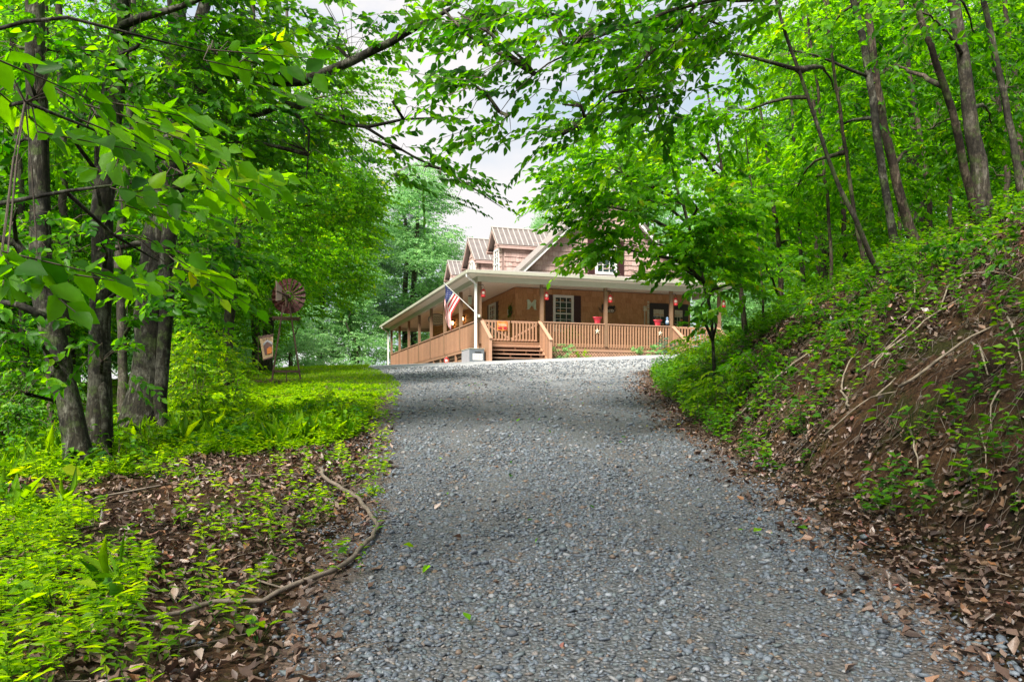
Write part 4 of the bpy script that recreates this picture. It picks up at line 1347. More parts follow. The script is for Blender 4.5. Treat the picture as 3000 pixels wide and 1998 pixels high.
# ------------------------------------------------------------------ big trees left of the drive
p, r = trunk_px([(186, 1082, 52), (158, 930, 50), (128, 800, 54), (100, 690, 50), (92, 560, 46), (88, 400, 44), (84, 240, 42), (80, 60, 40), (78, -60, 38)], 8.6, 8.8)
p, r = up(p, r, 3.5, (.2, .3))
tree('beech_tree', 'dark mottled trunk that bends sharply above its foot at the wood edge', 'tree', p, r,
     [BL(120, 120, 9.3, 190, 150, 1.2, .9), BL(40, 330, 9.2, 120, 140, 1.0, .7), BL(120, 560, 9.6, 140, 110, 1.0, .7), BL(60, 150, 7.9, 120, 120, .5, .8), BL(40, 480, 8.0, 90, 100, .5, .6), BL(60, 760, 8.0, 90, 70, .5, .7), BL(70, 900, 8.4, 100, 80, .6, .7), blob_w(-4.2, 9.5, 8.6, 2.2, 2.2, 1.2, .9)],
     limbs=[([F(92, 640, 8.65), F(40, 560, 8.6), F(-30, 540, 8.4)], [.06, .05, .03]), ([F(110, 730, 8.6), F(40, 700, 8.5), F(-30, 690, 8.4)], [.05, .035, .02])])
p, r = trunk_px([(222, 1050, 56), (228, 900, 50), (232, 700, 46), (236, 560, 46), (240, 420, 46), (256, 260, 52), (268, 120, 46), (278, -20, 42)], 9.4, 9.6)
p, r = up(p, r, 4, (.2, .2))
tree('beech_tree', 'straight grey trunk speckled with lichen, between the bent trunk and the twin-stemmed beech', 'tree', p, r,
     [BL(330, 90, 9.4, 210, 120, 1.2, 1.0), BL(210, 420, 9.3, 150, 140, .9, .6), BL(330, 640, 9.2, 110, 110, .7, .55, clump=.6), BL(250, 820, 9.1, 120, 90, .7, .5), BL(230, 560, 8.6, 90, 70, .5, .6), BL(200, 250, 8.6, 100, 80, .5, .7), BL(330, 720, 8.8, 80, 60, .5, .5), blob_w(-3.9, 8.8, 9.2, 1.6, 1.4, 1.0, .4)],
     limbs=[([F(258, 135, 9.45), F(200, 118, 9.2), F(120, 116, 9.0), F(40, 110, 8.8)], [.06, .05, .035, .015]),
            ([F(280, 60, 9.5), F(330, 40, 9.3), F(400, 20, 9.0), F(480, -10, 8.8)], [.05, .045, .035, .02]),
            ([F(232, 860, 9.4), F(243, 950, 9.25), F(246, 1050, 9.2)], [.05, .05, .06])])
p, r = trunk_px([(325, 1000, 88), (335, 900, 72), (345, 790, 70), (352, 660, 72), (378, 500, 72), (392, 400, 72), (402, 290, 68), (408, 200, 62), (408, 80, 44), (400, -40, 36)], 11.0, 11.3)
p, r = up(p, r, 4, (-.3, .4))
ep, er = trunk_px([(372, 985, 30), (372, 850, 30), (384, 700, 32), (386, 560, 34), (400, 460, 36)], 10.9, 11.0)
ep2, er2 = trunk_px([(408, 230, 44), (440, 110, 32), (470, 10, 28), (500, -80, 24)], 11.25, 11.6)
lim = [F(425, 135, 11.2), F(470, 150, 11.0), F(520, 166, 10.8), F(600, 184, 10.5), F(690, 188, 10.3), F(770, 160, 10.1), F(850, 120, 9.9), F(930, 78, 9.7), F(1000, 40, 9.6), F(1050, 12, 9.5)]
lim2 = [F(408, 300, 11.2), F(460, 290, 10.9), F(540, 278, 10.6), F(600, 262, 10.4), F(660, 238, 10.2), F(740, 270, 10.0), F(840, 292, 9.9), F(930, 275, 9.8), F(1000, 272, 9.7)]
lim3 = [F(660, 238, 10.2), F(710, 300, 10.2), F(700, 420, 10.2)]
tree('beech_tree', 'thick twin-stemmed grey beech whose long limb arches over the gravel drive', 'tree', p, r,
     [BL(500, 90, 10.4, 170, 120, 1.3, 1.5), BL(640, 90, 10.3, 150, 120, 1.2, 1.5), BL(780, 70, 10.0, 130, 80, 1.1, 1.0), BL(950, 60, 9.8, 100, 50, .8, .4),
      BL(520, 330, 10.3, 150, 110, 1.0, 1.3), BL(660, 330, 10.3, 140, 110, 1.0, 1.2), BL(790, 250, 10.0, 110, 70, .9, .75), BL(930, 220, 9.8, 90, 50, .8, .4),
      BL(870, 330, 10.0, 80, 50, .7, .5), BL(975, 385, 10.2, 95, 48, .6, .95, dir=(.9, 0, -.25)), BL(1060, 430, 10.2, 80, 32, .4, .6, dir=(1, 0, -.35), leaf=.085),
      BL(480, 520, 10.4, 90, 100, .7, 1.2), BL(430, 640, 10.2, 80, 80, .6, 1.0), BL(400, 330, 10.2, 90, 90, .6, .8), BL(450, 200, 10.2, 110, 90, .8, 1.2)],
     limbs=[(lim, [.085, .078, .07, .064, .06, .055, .05, .042, .03, .018]), (lim2, [.05, .045, .042, .04, .036, .028, .022, .016, .008]), (lim3, [.02, .015, .005]),
            ([F(375, 560, 11.1), F(310, 560, 11.0), F(260, 575, 10.9)], [.05, .04, .02]), ([F(840, 292, 9.9), F(920, 345, 10.1), F(1020, 390, 10.2), F(1120, 455, 10.2), F(1160, 480, 10.2)], [.02, .016, .012, .008, .003])],
     extra_trunks=[(ep, er), (ep2, er2)], sec=22)
# near branches with big leaves coming in from a young beech beyond the frame edge
p = [Vector((-4.3, 4.2, z1(-4.3, 4.2))), Vector((-4.25, 4.2, 2.0)), Vector((-4.1, 4.2, 4.5)), Vector((-4.0, 4.2, 6.0))]
tree('young_beech', 'low boughs with the largest pale leaves, reaching in front of the bent trunk', 'tree', p, [.07, .06, .04, .02],
     [BL(60, 230, 3.1, 120, 80, .35, .9, .105, 9, .42, limb=False, clump=.3), BL(240, 300, 3.7, 110, 60, .35, .8, .10, 9, .42, limb=False, clump=.3), BL(410, 380, 4.2, 110, 55, .35, .95, .10, 9, .42, limb=False, clump=.3),
      BL(330, 470, 4.3, 100, 50, .35, .7, .10, 9, .42, limb=False, clump=.3), BL(500, 370, 4.6, 45, 50, .25, .8, .10, 9, .35, limb=False, clump=.3), BL(330, 590, 4.9, 80, 50, .3, .6, .1, 9, .4, limb=False, clump=.3),
      BL(480, 130, 4.4, 90, 50, .3, .6, .1, 9, .4, limb=False, clump=.3), BL(20, 620, 2.9, 50, 50, .2, .6, .1, 8, .3, limb=False, clump=.3)],
     limbs=[([Vector((-4.25, 4.2, 2.4)), F(-200, 300, 3.6), F(60, 235, 3.2), F(200, 290, 3.6), F(380, 370, 4.2), F(520, 390, 4.6)], [.018, .012, .008, .006, .005, .003]),
            ([Vector((-4.25, 4.2, 2.2)), F(-60, 480, 4.0), F(150, 440, 4.2), F(300, 420, 4.3), F(420, 400, 4.3)], [.02, .013, .009, .006, .003]),
            ([Vector((-4.15, 4.2, 3.2)), F(150, 40, 4.0), F(350, 90, 4.3), F(500, 130, 4.4)], [.012, .009, .006, .003]),
            ([F(150, 440, 4.2), F(260, 540, 4.6), F(360, 600, 4.9)], [.012, .009, .004])],
     leaf='leaf_maple', sec=30, flare=1.2, aspect=.33)
# slim stems beside them
def slim(pts, Y0, Y1, label, blobs=(), leaf='leaf_beech', bark='bark_grey', h=3, lean=(0, 0), name='slim_tree', group=None, limbs=(), **kw):
    p, r = trunk_px(pts, Y0, Y1); p, r = up(p, r, h, lean)
    return tree(name, label, 'tree', p, r, list(blobs), leaf, bark, limbs, group, **kw)
slim([(118, 1010, 14), (108, 700, 14), (105, 400, 13), (106, 100, 12), (104, -20, 11)], 12.5, 12.5, 'thin dark stem rising close behind the bent trunk', [BL(90, 60, 12.6, 120, 110, .9, .7)], bark='bark_brown')
slim([(160, 980, 20), (150, 700, 18), (145, 400, 17), (138, 120, 16), (134, -20, 15)], 17, 17, 'slim pale grey trunk in the gap between bent trunk and speckled trunk', [BL(170, 200, 17, 170, 140, 1.6, .9, .11)])
slim([(60, 960, 18), (52, 700, 16), (46, 400, 15), (30, 100, 14), (26, -20, 12)], 16, 16, 'slim grey trunk standing beyond the bent trunk at the picture edge', [BL(50, 300, 16, 150, 180, 1.6, 1.0, .11)])
slim([(285, 960, 22), (280, 760, 20), (276, 560, 18), (300, 250, 16), (305, 0, 14)], 15, 15, 'slim stem showing between speckled trunk and twin-stemmed beech', [BL(300, 300, 15, 130, 160, 1.4, .9, .11)])
# bright leafy mass behind the windmill
slim([(520, 900, 26), (530, 700, 24), (560, 400, 20), (580, 150, 16)], 19.5, 19.5, 'broad bright green maple overhanging the grass to the side of the windmill',
     [BL(620, 420, 18.5, 170, 150, 2.2, 2.2, .115, L=.7), BL(470, 570, 18, 90, 130, 1.8, 1.8, .115, L=.7), BL(760, 380, 18.2, 130, 130, 1.8, 1.9, .115, L=.7), BL(620, 210, 18.5, 230, 150, 2.0, 1.9, .115, L=.7), BL(820, 210, 17.5, 80, 90, 1.5, .9, .11, L=.7),
      BL(560, 590, 23.5, 130, 120, 1.0, 1.9, .115, L=.7), BL(700, 560, 24.0, 130, 110, 1.0, 1.8, .115, L=.7), BL(440, 760, 17, 70, 120, 1.3, 1.5, .11), BL(800, 470, 18.6, 75, 80, 1.2, 1.3, .11)],
     leaf='leaf_maple', six=False, name='maple_tree', sec=24)
slim([(610, 880, 26), (620, 700, 24), (650, 400, 20), (660, 200, 14)], 27, 27, 'bushy maple directly behind the windmill wheel, its boughs sweeping to the lawn',
     [BL(640, 640, 27, 180, 95, 2.2, 2.0, .13, L=.8), BL(760, 580, 26.5, 100, 110, 2.0, 1.9, .13, L=.8), BL(530, 700, 25, 90, 120, 2, 2.0, .13, L=.8), BL(690, 480, 27, 180, 120, 2.5, 2.0, .13, L=.8), BL(800, 480, 26.5, 80, 100, 1.8, 1.5, .13, L=.8)],
     leaf='leaf_maple', six=False, name='maple_tree', sec=20)
# low shrubs left
def shrub(fx, fy, w_, h_, label, leaf='leaf_ground', lai=1.5, lf=.07, six=True, name='shrub', Y=None, group=None, rd=None):
    g = hit(fx, fy) if Y is None else F(fx, fy, Y)
    gz = z1(g.x, g.y); s = g.y / 1884.0
    rx, rz = w_ * s / 2, h_ * s / 2; rd = rd or rx * .8
    root = empty(name, (g.x, g.y, gz), 0, label, 'shrub', group)
    A, spr = crown_data([dict(c=(g.x, g.y, gz + rz), r=(rx, rd, rz * 1.05), lai=lai, leaf=lf, K=9, L=max(.16, rx * .45), clump=.35, cs=1.8, droop=.2)], [Vector((g.x, g.y, gz))], .5)
    o3 = np.array((g.x, g.y, gz)); A[0] = A[0] - o3
    ta, tb = [], []
    st = [Vector((random.gauss(0, .04), random.gauss(0, .04), -.03)) for _ in range(7)]
    base, tip, _ = spr[0]
    for a in st:
        b = Vector((random.gauss(0, rx * .4), random.gauss(0, rd * .4), rz * random.uniform(.9, 1.7))); m_ = a.lerp(b, .5) + Vector((0, 0, rz * .15)); ta += [a, m_]; tb += [m_, b]
    for bb, tt in zip(base, tip): ta.append(Vector(bb - o3)); tb.append(Vector(tt - o3))
    me = leaf_mesh('foliage', A, .3, six, tw=prisms('stems', np.array([tuple(x) for x in ta]), np.array([tuple(x) for x in tb]), .005, .002, True))
    me.materials.append(M[leaf]); me.materials.append(M['twig']); link_mesh('foliage', me, None, root)
    return root
shrub(455, 975, 150, 250, 'tall yellow-green shrub leaning on the twin-stemmed beech', lai=1.2, lf=.075)
shrub(540, 960, 110, 130, 'bright low shrub between the twin-stemmed beech and the windmill', lai=1.2)
shrub(400, 1010, 110, 80, 'small bright shrub at the foot of the twin-stemmed beech', lai=1.1)
shrub(270, 1100, 120, 110, 'small shrub at the foot of the speckled trunk', 'leaf_bank', lai=.9)
shrub(30, 1090, 150, 170, 'deep green shrub under the wood edge behind the mossy log', 'leaf_bank', lai=1.3)
shrub(130, 990, 170, 160, 'dark green thicket behind the bent trunk', 'leaf_dark', lai=1.3, Y=11.5)
shrub(500, 905, 170, 130, 'yellow-green sapling bush under the maple beside the windmill', lai=1.2, lf=.085)
shrub(420, 900, 120, 200, 'tall loose bush with bright leaves behind the twin-stemmed beech', lai=1.0, lf=.085, Y=13)
shrub(600, 1000, 150, 60, 'low bright weeds at the bend of the verge below the windmill', lai=1.2, lf=.06)
shrub(780, 965, 130, 75, 'rounded bright weed clump on the gravel edge below the lawn', lai=1.3, lf=.06)
shrub(330, 1050, 90, 110, 'leafy sprig bush between the speckled trunk and twin-stemmed beech feet', lai=.9, lf=.085)
shrub(80, 900, 200, 200, 'large dark bush filling the wood between bent trunk and picture edge', 'leaf_bank', lai=1.2, lf=.09, Y=13)

# ------------------------------------------------------------------ trees on the bank right of the drive
RT = [
 # foot..top (fx,fy,w), Y0, Y1, label, bark, blobs
 ([(2272, 565, 66), (2262, 500, 52), (2246, 370, 48), (2228, 250, 42), (2212, 130, 36), (2192, 0, 34)], 12.6, 12.0, 'stout grey-barked tree rooted highest on the bank', 'bark_grey',
  [BL(2250, 90, 14.5, 150, 120, 1.1, .9, .105), BL(2120, 30, 11, 150, 70, 1.0, .9, .105), BL(2280, 300, 15.5, 120, 120, 1, .8)]),
 ([(2244, 520, 26), (2218, 390, 24), (2190, 260, 22), (2150, 140, 20), (2100, 0, 18)], 12.4, 11.6, 'leaning companion stem against the stout tree on the bank', 'bark_brown',
  [BL(2050, 150, 15.0, 150, 120, 1, 1.0), BL(2130, 300, 15.6, 120, 90, 1, .8)]),
 ([(2116, 602, 34), (2090, 520, 30), (2062, 420, 28), (2030, 290, 26), (2010, 150, 24), (1990, 0, 20)], 14.5, 13.8, 'dark brown trunk leaning beside the pale smooth one on the bank', 'bark_brown',
  [BL(1900, 80, 15.5, 170, 110, 1.3, 1.2), BL(2060, 380, 16.5, 130, 100, 1.2, 1.0)]),
 ([(2068, 622, 26), (2048, 520, 24), (2030, 400, 23), (2012, 270, 22), (1990, 130, 21), (1962, 0, 20)], 13.6, 13.0, 'pale smooth trunk leaning over the bank beside the dark brown one', 'bark_beech',
  [BL(1780, 110, 12.6, 150, 100, 1.3, 1.2), BL(1900, 330, 15.5, 140, 110, 1.2, 1.2)]),
 ([(2036, 702, 15), (2004, 600, 15), (1968, 510, 15), (1930, 430, 13), (1880, 290, 12), (1838, 160, 11), (1795, 40, 10), (1780, -20, 10)], 11.5, 10.6, 'thin grey leaning sapling trunk with a kink, lowest on the bank slope', 'bark_grey',
  [BL(1620, 110, 10.4, 150, 100, 1.0, 1.2), BL(1690, 270, 12.5, 110, 80, 1.0, 1.1), BL(1920, 220, 14.5, 120, 100, .9, .9)]),
 ([(2000, 682, 12), (1985, 600, 12), (1962, 480, 12), (1945, 350, 11), (1922, 200, 10), (1900, 30, 9)], 13.0, 12.6, 'thin straight brown stem just behind the kinked sapling', 'bark_brown',
  [BL(1830, 440, 16, 150, 100, 1.2, 1.1), BL(1960, 540, 17.5, 130, 80, 1.2, .8)]),
 ([(2370, 600, 24), (2345, 430, 22), (2318, 270, 20), (2290, 140, 18), (2262, 0, 16)], 14.5, 14, 'slim grey trunk at the far edge past the stout bank tree', 'bark_grey', [BL(2330, 200, 14.5, 110, 130, 1.2, .8, .11), BL(2340, 480, 16, 90, 80, 1, .6)]),
 ([(1715, 770, 15), (1703, 640, 15), (1690, 530, 13), (1668, 420, 10), (1650, 330, 8)], 17, 16.5, 'slim trunk past the porch end, first of the row along the drive', 'bark_brown',
  [BL(1620, 380, 17.5, 170, 100, 1.6, 1.8, .11), BL(1700, 500, 18, 130, 80, 1.4, 1.1, .11), BL(1480, 300, 14.5, 150, 110, 1.4, 1.4, .105)]),
 ([(1790, 765, 17), (1795, 640, 16), (1786, 520, 14), (1772, 420, 12), (1760, 330, 9)], 17.5, 17.2, 'dark upright trunk in the row along the drive, thickest of that row', 'bark_brown',
  [BL(1760, 450, 19, 150, 100, 1.5, 1.3, .11), BL(1850, 570, 20, 140, 80, 1.4, 1.0, .11), BL(1740, 600, 16, 110, 60, 1.0, 1.2, .105)]),
 ([(1848, 745, 13), (1846, 640, 13), (1838, 520, 12), (1830, 400, 10)], 18.5, 18.2, 'slender trunk between the dark upright one and the kinked sapling', 'bark_grey', [BL(1840, 380, 18.5, 140, 120, 1.5, 1.1, .12)]),
 ([(1755, 765, 7), (1750, 640, 7), (1740, 520, 6), (1730, 440, 5)], 16.5, 16.5, 'pole-thin dark stem between two trunks of the drive row', 'bark_brown', [BL(1720, 600, 16.5, 100, 60, 1.0, .7, .1)]),
 ([(1642, 830, 10), (1636, 735, 10), (1618, 650, 10), (1596, 560, 9), (1570, 470, 10), (1545, 380, 8)], 14.0, 13.4, 'leaning maple in front of the porch end, leaves hanging over the doors', 'bark_grey',
  [BL(1490, 460, 13, 170, 95, 1.0, 2.3, .105), BL(1570, 560, 13.3, 140, 80, .9, 2.0, .105), BL(1410, 390, 12.4, 140, 95, 1.0, 2.2, .1), BL(1320, 470, 12.6, 65, 70, .6, 1.5, .095), BL(1380, 560, 12.8, 65, 45, .6, .9, .095),
   BL(1600, 470, 12.8, 110, 80, .8, 1.8, .105), BL(1660, 590, 14.6, 100, 60, .9, 1.3, .105), BL(1520, 530, 12.8, 110, 60, .7, 1.8, .1), BL(1640, 725, 13.6, 45, 65, .5, .8, .11), BL(1680, 655, 13.6, 70, 45, .5, 1.0, .105), BL(1625, 690, 12.4, 50, 40, .4, .7, .115), BL(1480, 560, 12.9, 90, 45, .5, 1.3, .1), BL(1600, 610, 13.2, 60, 40, .5, .8), BL(1445, 575, 12.9, 75, 50, .5, 1.5, .1), BL(1520, 590, 13, 70, 42, .5, 1.3, .1)]),
]
for (pts, Y0, Y1, lb, bk, bl) in RT:
    p, r = trunk_px([(q[0], q[1], q[2] * .74) for q in pts], Y0, Y1)
    g = z1(p[0].x, p[0].y)
    p[0] = Vector((p[0].x, p[0].y, g)) if abs(p[0].z - g) < 1.2 else p[0]
    d_ = (p[-1] - p[-2]).normalized()
    p, r = up(p, r, 3.0, (d_.x * 3, d_.y * 3))
    lf = 'leaf_maple' if 'maple' in lb or 'row' in lb or 'drive' in lb else 'leaf_beech'
    tree('bank_tree' if 'maple' not in lb else 'maple_tree', lb, 'tree', p, r, bl, lf, bk, six=True, sec=14)
for i, (x0_, x1_, Y_, w_) in enumerate([(1915, 1880, 16, 8), (1945, 1925, 19, 11), (2145, 2095, 17.5, 12), (2190, 2150, 19, 10), (2320, 2290, 18, 12), (1880, 1868, 21, 10), (2075, 2040, 20, 9), (2350, 2335, 21, 13)]):
    yb = 690 - (x0_ - 1880) * .33
    slim([(x0_, yb, w_), ((x0_ * 2 + x1_) / 3, yb - 200, w_), (x1_, 200, w_ * .8), (x1_ - 25, -10, w_ * .7)], Y_, Y_, 'pole-thin stem standing among the trees on the bank crest', [BL(x1_, 160 + 60 * (i % 3), Y_ + .5, 80, 90, 1.0, .8, .12), BL(x0_ - 20, 420, Y_ + 1.2, 80, 60, 1.0, .7, .12)], bark='bark_brown', six=False, name='slim_tree', group='thin stems on the bank crest')
# overhanging boughs against the sky, from a tree standing past the frame on the right of the drive
p = [Vector((6.6, 6.5, z1(6.6, 6.5))), Vector((6.5, 6.6, 4.5)), Vector((6.2, 6.8, 7.0)), Vector((6.0, 7.0, 9.5))]
tree('overhanging_tree', 'tree on the bank whose dark leaf sprays hang across the sky above the drive', 'tree', p, [.2, .17, .13, .08],
     [BL(1330, 90, 8.6, 190, 90, .9, 1.2, .098), BL(1180, 120, 8.4, 120, 90, .6, 1.0, .095), BL(1090, 200, 8.4, 100, 70, .5, .75, .092, clump=.6), BL(1010, 15, 8.8, 170, 50, .6, 1.4, .095), BL(1210, 40, 9.2, 140, 50, .6, .9, .095), BL(1300, 240, 8.8, 130, 50, .6, .8, .098), BL(1160, 275, 8.4, 55, 30, .3, .6, .095, dir=(-.7, 0, -.4)),
      BL(1330, 300, 8.8, 70, 30, .3, .7, .095, dir=(-.6, 0, -.3)), BL(1500, 120, 9.2, 160, 110, .9, 1.4, .10), BL(1660, 60, 9.4, 170, 80, .9, 1.2, .10), BL(1480, 230, 9.4, 140, 70, .7, 1.1, .10), BL(1050, 30, 8.4, 110, 40, .5, .5, .095),
      blob_w(2.5, 8.5, 7.0, 3.5, 2.0, .8, .8)],
     leaf='leaf_beech', bark='bark_grey', sec=26,
     limbs=[([Vector((6.35, 6.7, 6.6)), F(1900, -40, 9.0), F(1600, 10, 9.0), F(1400, 75, 8.8), F(1230, 170, 8.5), F(1150, 260, 8.4)], [.05, .03, .022, .014, .008, .003]),
            ([F(1600, 10, 9.0), F(1450, 170, 9.1), F(1340, 270, 8.8), F(1290, 310, 8.7)], [.014, .010, .006, .003])])

# two unseen trees added behind the camera so their crowns shade the lower drive
for (x_, y_, cx_, cy_, s_, lb) in ((-6.4, -3.2, -4.4, -1.4, 4.0, 'unseen tall beech added on the lower verge, its crown shading the drive'), (5.2, -2.5, 1.6, .6, 4.0, 'unseen broad tree added behind the viewpoint, its crown shading the foot of the bank')):
    g_ = z1(x_, y_)
    p = [Vector((x_, y_, g_)), Vector((x_ + .2, y_ + .1, g_ + 4)), Vector((x_ + .6, y_ + .5, g_ + 8)), Vector((cx_, cy_, g_ + 11.5))]
    tree('beech_tree', lb, 'tree', p, [.22, .19, .14, .05], [blob_w(cx_, cy_, 10.4, s_, s_, 1.4, 1.1, .15), blob_w(cx_ + 2.2, cy_ - 1.5, 10.2, s_ * .7, s_ * .7, 1.0, .9, .15), blob_w(cx_ - 2.0, cy_ - 1.5, 11.5, s_ * .8, s_ * .8, 1.0, .9, .15)], six=False, twigs=False)  # unseen trees added to shade the lower drive

# ------------------------------------------------------------------ trees behind
def generic(name, label, h, cr, leaf, lf, n_bl, group, bark='bark_grey', base=.25, lai=1.7, shape='round'):
    p = [Vector((0, 0, -.3)), Vector((random.gauss(0, .15), random.gauss(0, .15), h * .35)), Vector((random.gauss(0, .3), random.gauss(0, .3), h * .7)), Vector((random.gauss(0, .3), random.gauss(0, .3), h * .97))]
    bl = []
    for i in range(n_bl):
        q = (i + .5) / n_bl
        zc = h * (base + (1 - base) * q)
        w_ = cr * (math.sin(math.pi * (.18 + .74 * q)) if shape == 'round' else (1.05 - q))
        a = i * 2.4 + random.random()
        rr_ = w_ * random.uniform(.35, .75)
        bl.append(blob_w(rr_ * math.cos(a), rr_ * math.sin(a), zc, w_ * .62, w_ * .62, h * (.11 if shape == 'round' else .035) * random.uniform(.8, 1.2), lai, lf, 11, lf * 6, clump=.5, cs=.6))
    return tree(name, label, 'tree', p, [.016 * h, .014 * h, .009 * h, .003 * h], bl, leaf, bark, (), group, six=False, twigs=False, sec=8, loc=(0, 0, 0))
def put(root, x, y, s=1.0, rz=0.0, label=None, first=False, dz=0):
    o = root if first else copy_tree(root)
    o.location = (x, y, z1(x, y) - .1 + dz); o.scale = (s, s, s); o.rotation_euler = (0, 0, rz)
    if label: o['label'] = label
    return o
# trees behind the house and lawn, haze painted into their pale leaves
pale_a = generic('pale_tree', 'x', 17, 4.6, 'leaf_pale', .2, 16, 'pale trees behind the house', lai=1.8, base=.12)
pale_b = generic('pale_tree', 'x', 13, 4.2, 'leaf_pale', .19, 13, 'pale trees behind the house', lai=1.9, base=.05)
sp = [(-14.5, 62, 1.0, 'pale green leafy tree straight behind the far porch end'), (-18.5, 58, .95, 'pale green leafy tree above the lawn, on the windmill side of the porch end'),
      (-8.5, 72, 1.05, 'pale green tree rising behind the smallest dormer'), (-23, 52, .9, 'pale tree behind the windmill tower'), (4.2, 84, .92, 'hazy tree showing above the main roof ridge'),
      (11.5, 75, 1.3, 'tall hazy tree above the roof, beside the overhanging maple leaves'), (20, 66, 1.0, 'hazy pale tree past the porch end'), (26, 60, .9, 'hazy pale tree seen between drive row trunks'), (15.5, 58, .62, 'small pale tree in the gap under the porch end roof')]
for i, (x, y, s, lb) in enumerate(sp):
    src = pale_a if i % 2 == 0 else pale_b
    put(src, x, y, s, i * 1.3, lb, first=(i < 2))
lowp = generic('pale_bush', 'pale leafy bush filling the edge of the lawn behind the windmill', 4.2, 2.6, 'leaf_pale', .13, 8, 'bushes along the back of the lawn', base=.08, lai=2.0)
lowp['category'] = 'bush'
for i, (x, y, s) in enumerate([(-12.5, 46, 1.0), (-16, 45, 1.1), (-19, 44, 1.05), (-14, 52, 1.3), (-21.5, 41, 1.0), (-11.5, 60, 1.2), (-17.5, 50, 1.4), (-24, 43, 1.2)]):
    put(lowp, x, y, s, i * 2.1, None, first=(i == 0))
pine = generic('white_pine', 'tall dark blue-green pine standing above the dormers', 19.5, 3.6, 'leaf_pine', .16, 22, None, 'bark_brown', .25, 1.5, 'cone')
pine['category'] = 'pine tree'
put(pine, -12.6, 66, 1.0, .4, None, first=True)
pn2 = put(pine, -9.6, 74, .93, 2.0, 'second blue-green pine, slightly shorter, leaning toward the largest dormer')
# deep woods on both sides
wa = generic('woodland_tree', 'x', 15, 4.0, 'leaf_maple', .15, 13, 'x', base=.18, lai=1.5)
wb = generic('woodland_tree', 'x', 12, 3.6, 'leaf_beech', .14, 12, 'x', base=.12, lai=1.5)
def woods(lst, label, group, first):
    for i, (x, y, s) in enumerate(lst):
        src = (wa, wb)[i % 2]
        o = put(src, x, y, s, i * 1.7, label, first=(first and i < 2)); o['group'] = group
woods([(-11.5, 19, .72), (-13, 24, .85), (-15, 30, 1.0), (-11.5, 14.5, .7), (-14.5, 17, .9), (-17, 22, 1.1), (-21, 28, 1.2), (-12, 30, 1.0), (-16, 37, 1.1), (-22, 36, 1.2), (-26, 32, 1.2), (-19, 17, 1.1), (-11, 35.5, .8)],
      'slim woodland tree standing in the wood behind the beech trunks', 'woodland trees behind the beeches', True)
woods([(12, 24, .95), (15, 30, 1.0), (10.5, 28, .8), (18, 36, 1.1), (22, 30, 1.1), (13.5, 38, .9), (25, 42, 1.2), (17, 22, 1.0), (19, 48, 1.1), (30, 38, 1.1), (22, 22, .9)],
      'backlit woodland tree on the hillside behind the bank trees', 'woodland trees behind the bank', False)
# far wood that reads as one mass
pts = []
for (xa, xb, ya, yb, ha, hb, n_) in [(-75, -19, 48, 80, 13, 22, 15000), (-45, -26, 24, 50, 9, 17, 9000), (-30, -8, 82, 96, 13, 17, 6000), (24, 80, 46, 85, 12, 22, 14000), (12, 34, 76, 94, 12, 20, 6000), (-8, 12, 96, 104, 8, 11, 3000), (30, 50, 24, 46, 8, 14, 6000)]:
    x = RNG.uniform(xa, xb, n_); y = RNG.uniform(ya, yb, n_)
    h_ = ha + (hb - ha) * fbm(x * .13, y * .13, 3) * 1.3
    z = h_ * RNG.random(n_) ** .8
    keep = fbm(x * .35 + y * .2, z * .5 + y * .3, 3) > .40
    pts.append(np.stack([x, y, zt(x, y) + z], 1)[keep])
base = np.concatenate(pts); n_ = len(base)
d = RNG.normal(0, 1, (n_, 3)); d[:, 2] *= .3; d = unit(d)
nr = np.array([0, 0, 1.0]) + RNG.normal(0, .5, (n_, 3)); nr = unit(nr - d * (nr * d).sum(1, keepdims=True))
A, tip = make_sprays(base, d, nr, 5, 1.2, .42, .2)
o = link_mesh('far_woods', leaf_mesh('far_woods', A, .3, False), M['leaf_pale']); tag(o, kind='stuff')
tr_ = MB()

# ------------------------------------------------------------------ ground cover
def scatter(n, xa, xb, ya, yb, dens):
    x = RNG.uniform(xa, xb, n); y = RNG.uniform(ya, yb, n)
    k = RNG.random(n) < dens(x, y)
    return x[k], y[k]
def surf(x, y): return zt(x, y)
def plants(x, y, h, kn, leaf, spread=.5):
    n = len(x); z = surf(x, y)
    base = np.stack([x, y, z], 1)
    hh = h * RNG.uniform(.5, 1.3, n) * (.45 + 1.3 * fbm(x * .7 + 3, y * .7, 3) ** 1.3 * 1.3) * np.where((x < 0) & (h < .3), 1 - .55 * smooth(11, 16, y), 1)
    lean = RNG.normal(0, .25, (n, 3)); lean[:, 2] = 1; lean = unit(lean)
    P, D, N, S, Rr = [], [], [], [], []
    sr = RNG.random(n)
    for i in range(kn):
        q = .25 + .75 * (i + 1) / kn
        p = base + lean * (hh * q)[:, None]
        a = i * 2.4 + RNG.uniform(0, 6.28, n)
        dd = np.stack([np.cos(a), np.sin(a), RNG.normal(.15, .25, n)], 1); dd = unit(dd)
        nn = np.array([0, 0, 1.0]) + RNG.normal(0, .35, (n, 3)); nn = unit(nn - dd * (nn * dd).sum(1, keepdims=True))
        P.append(p); D.append(dd); N.append(nn); S.append(leaf * RNG.uniform(.6, 1.25, n)); Rr.append(np.clip(.6 * sr + .4 * RNG.random(n), 0, 1))
    return [np.concatenate(q) for q in (P, D, N, S, Rr)], base, base + lean * hh[:, None]
_lt = ([0, 4, 5.2, 6.5, 8, 9.2, 10.2, 60], [.6, .8, 1.1, 2.1, 2.6, 1.5, .2, .0])
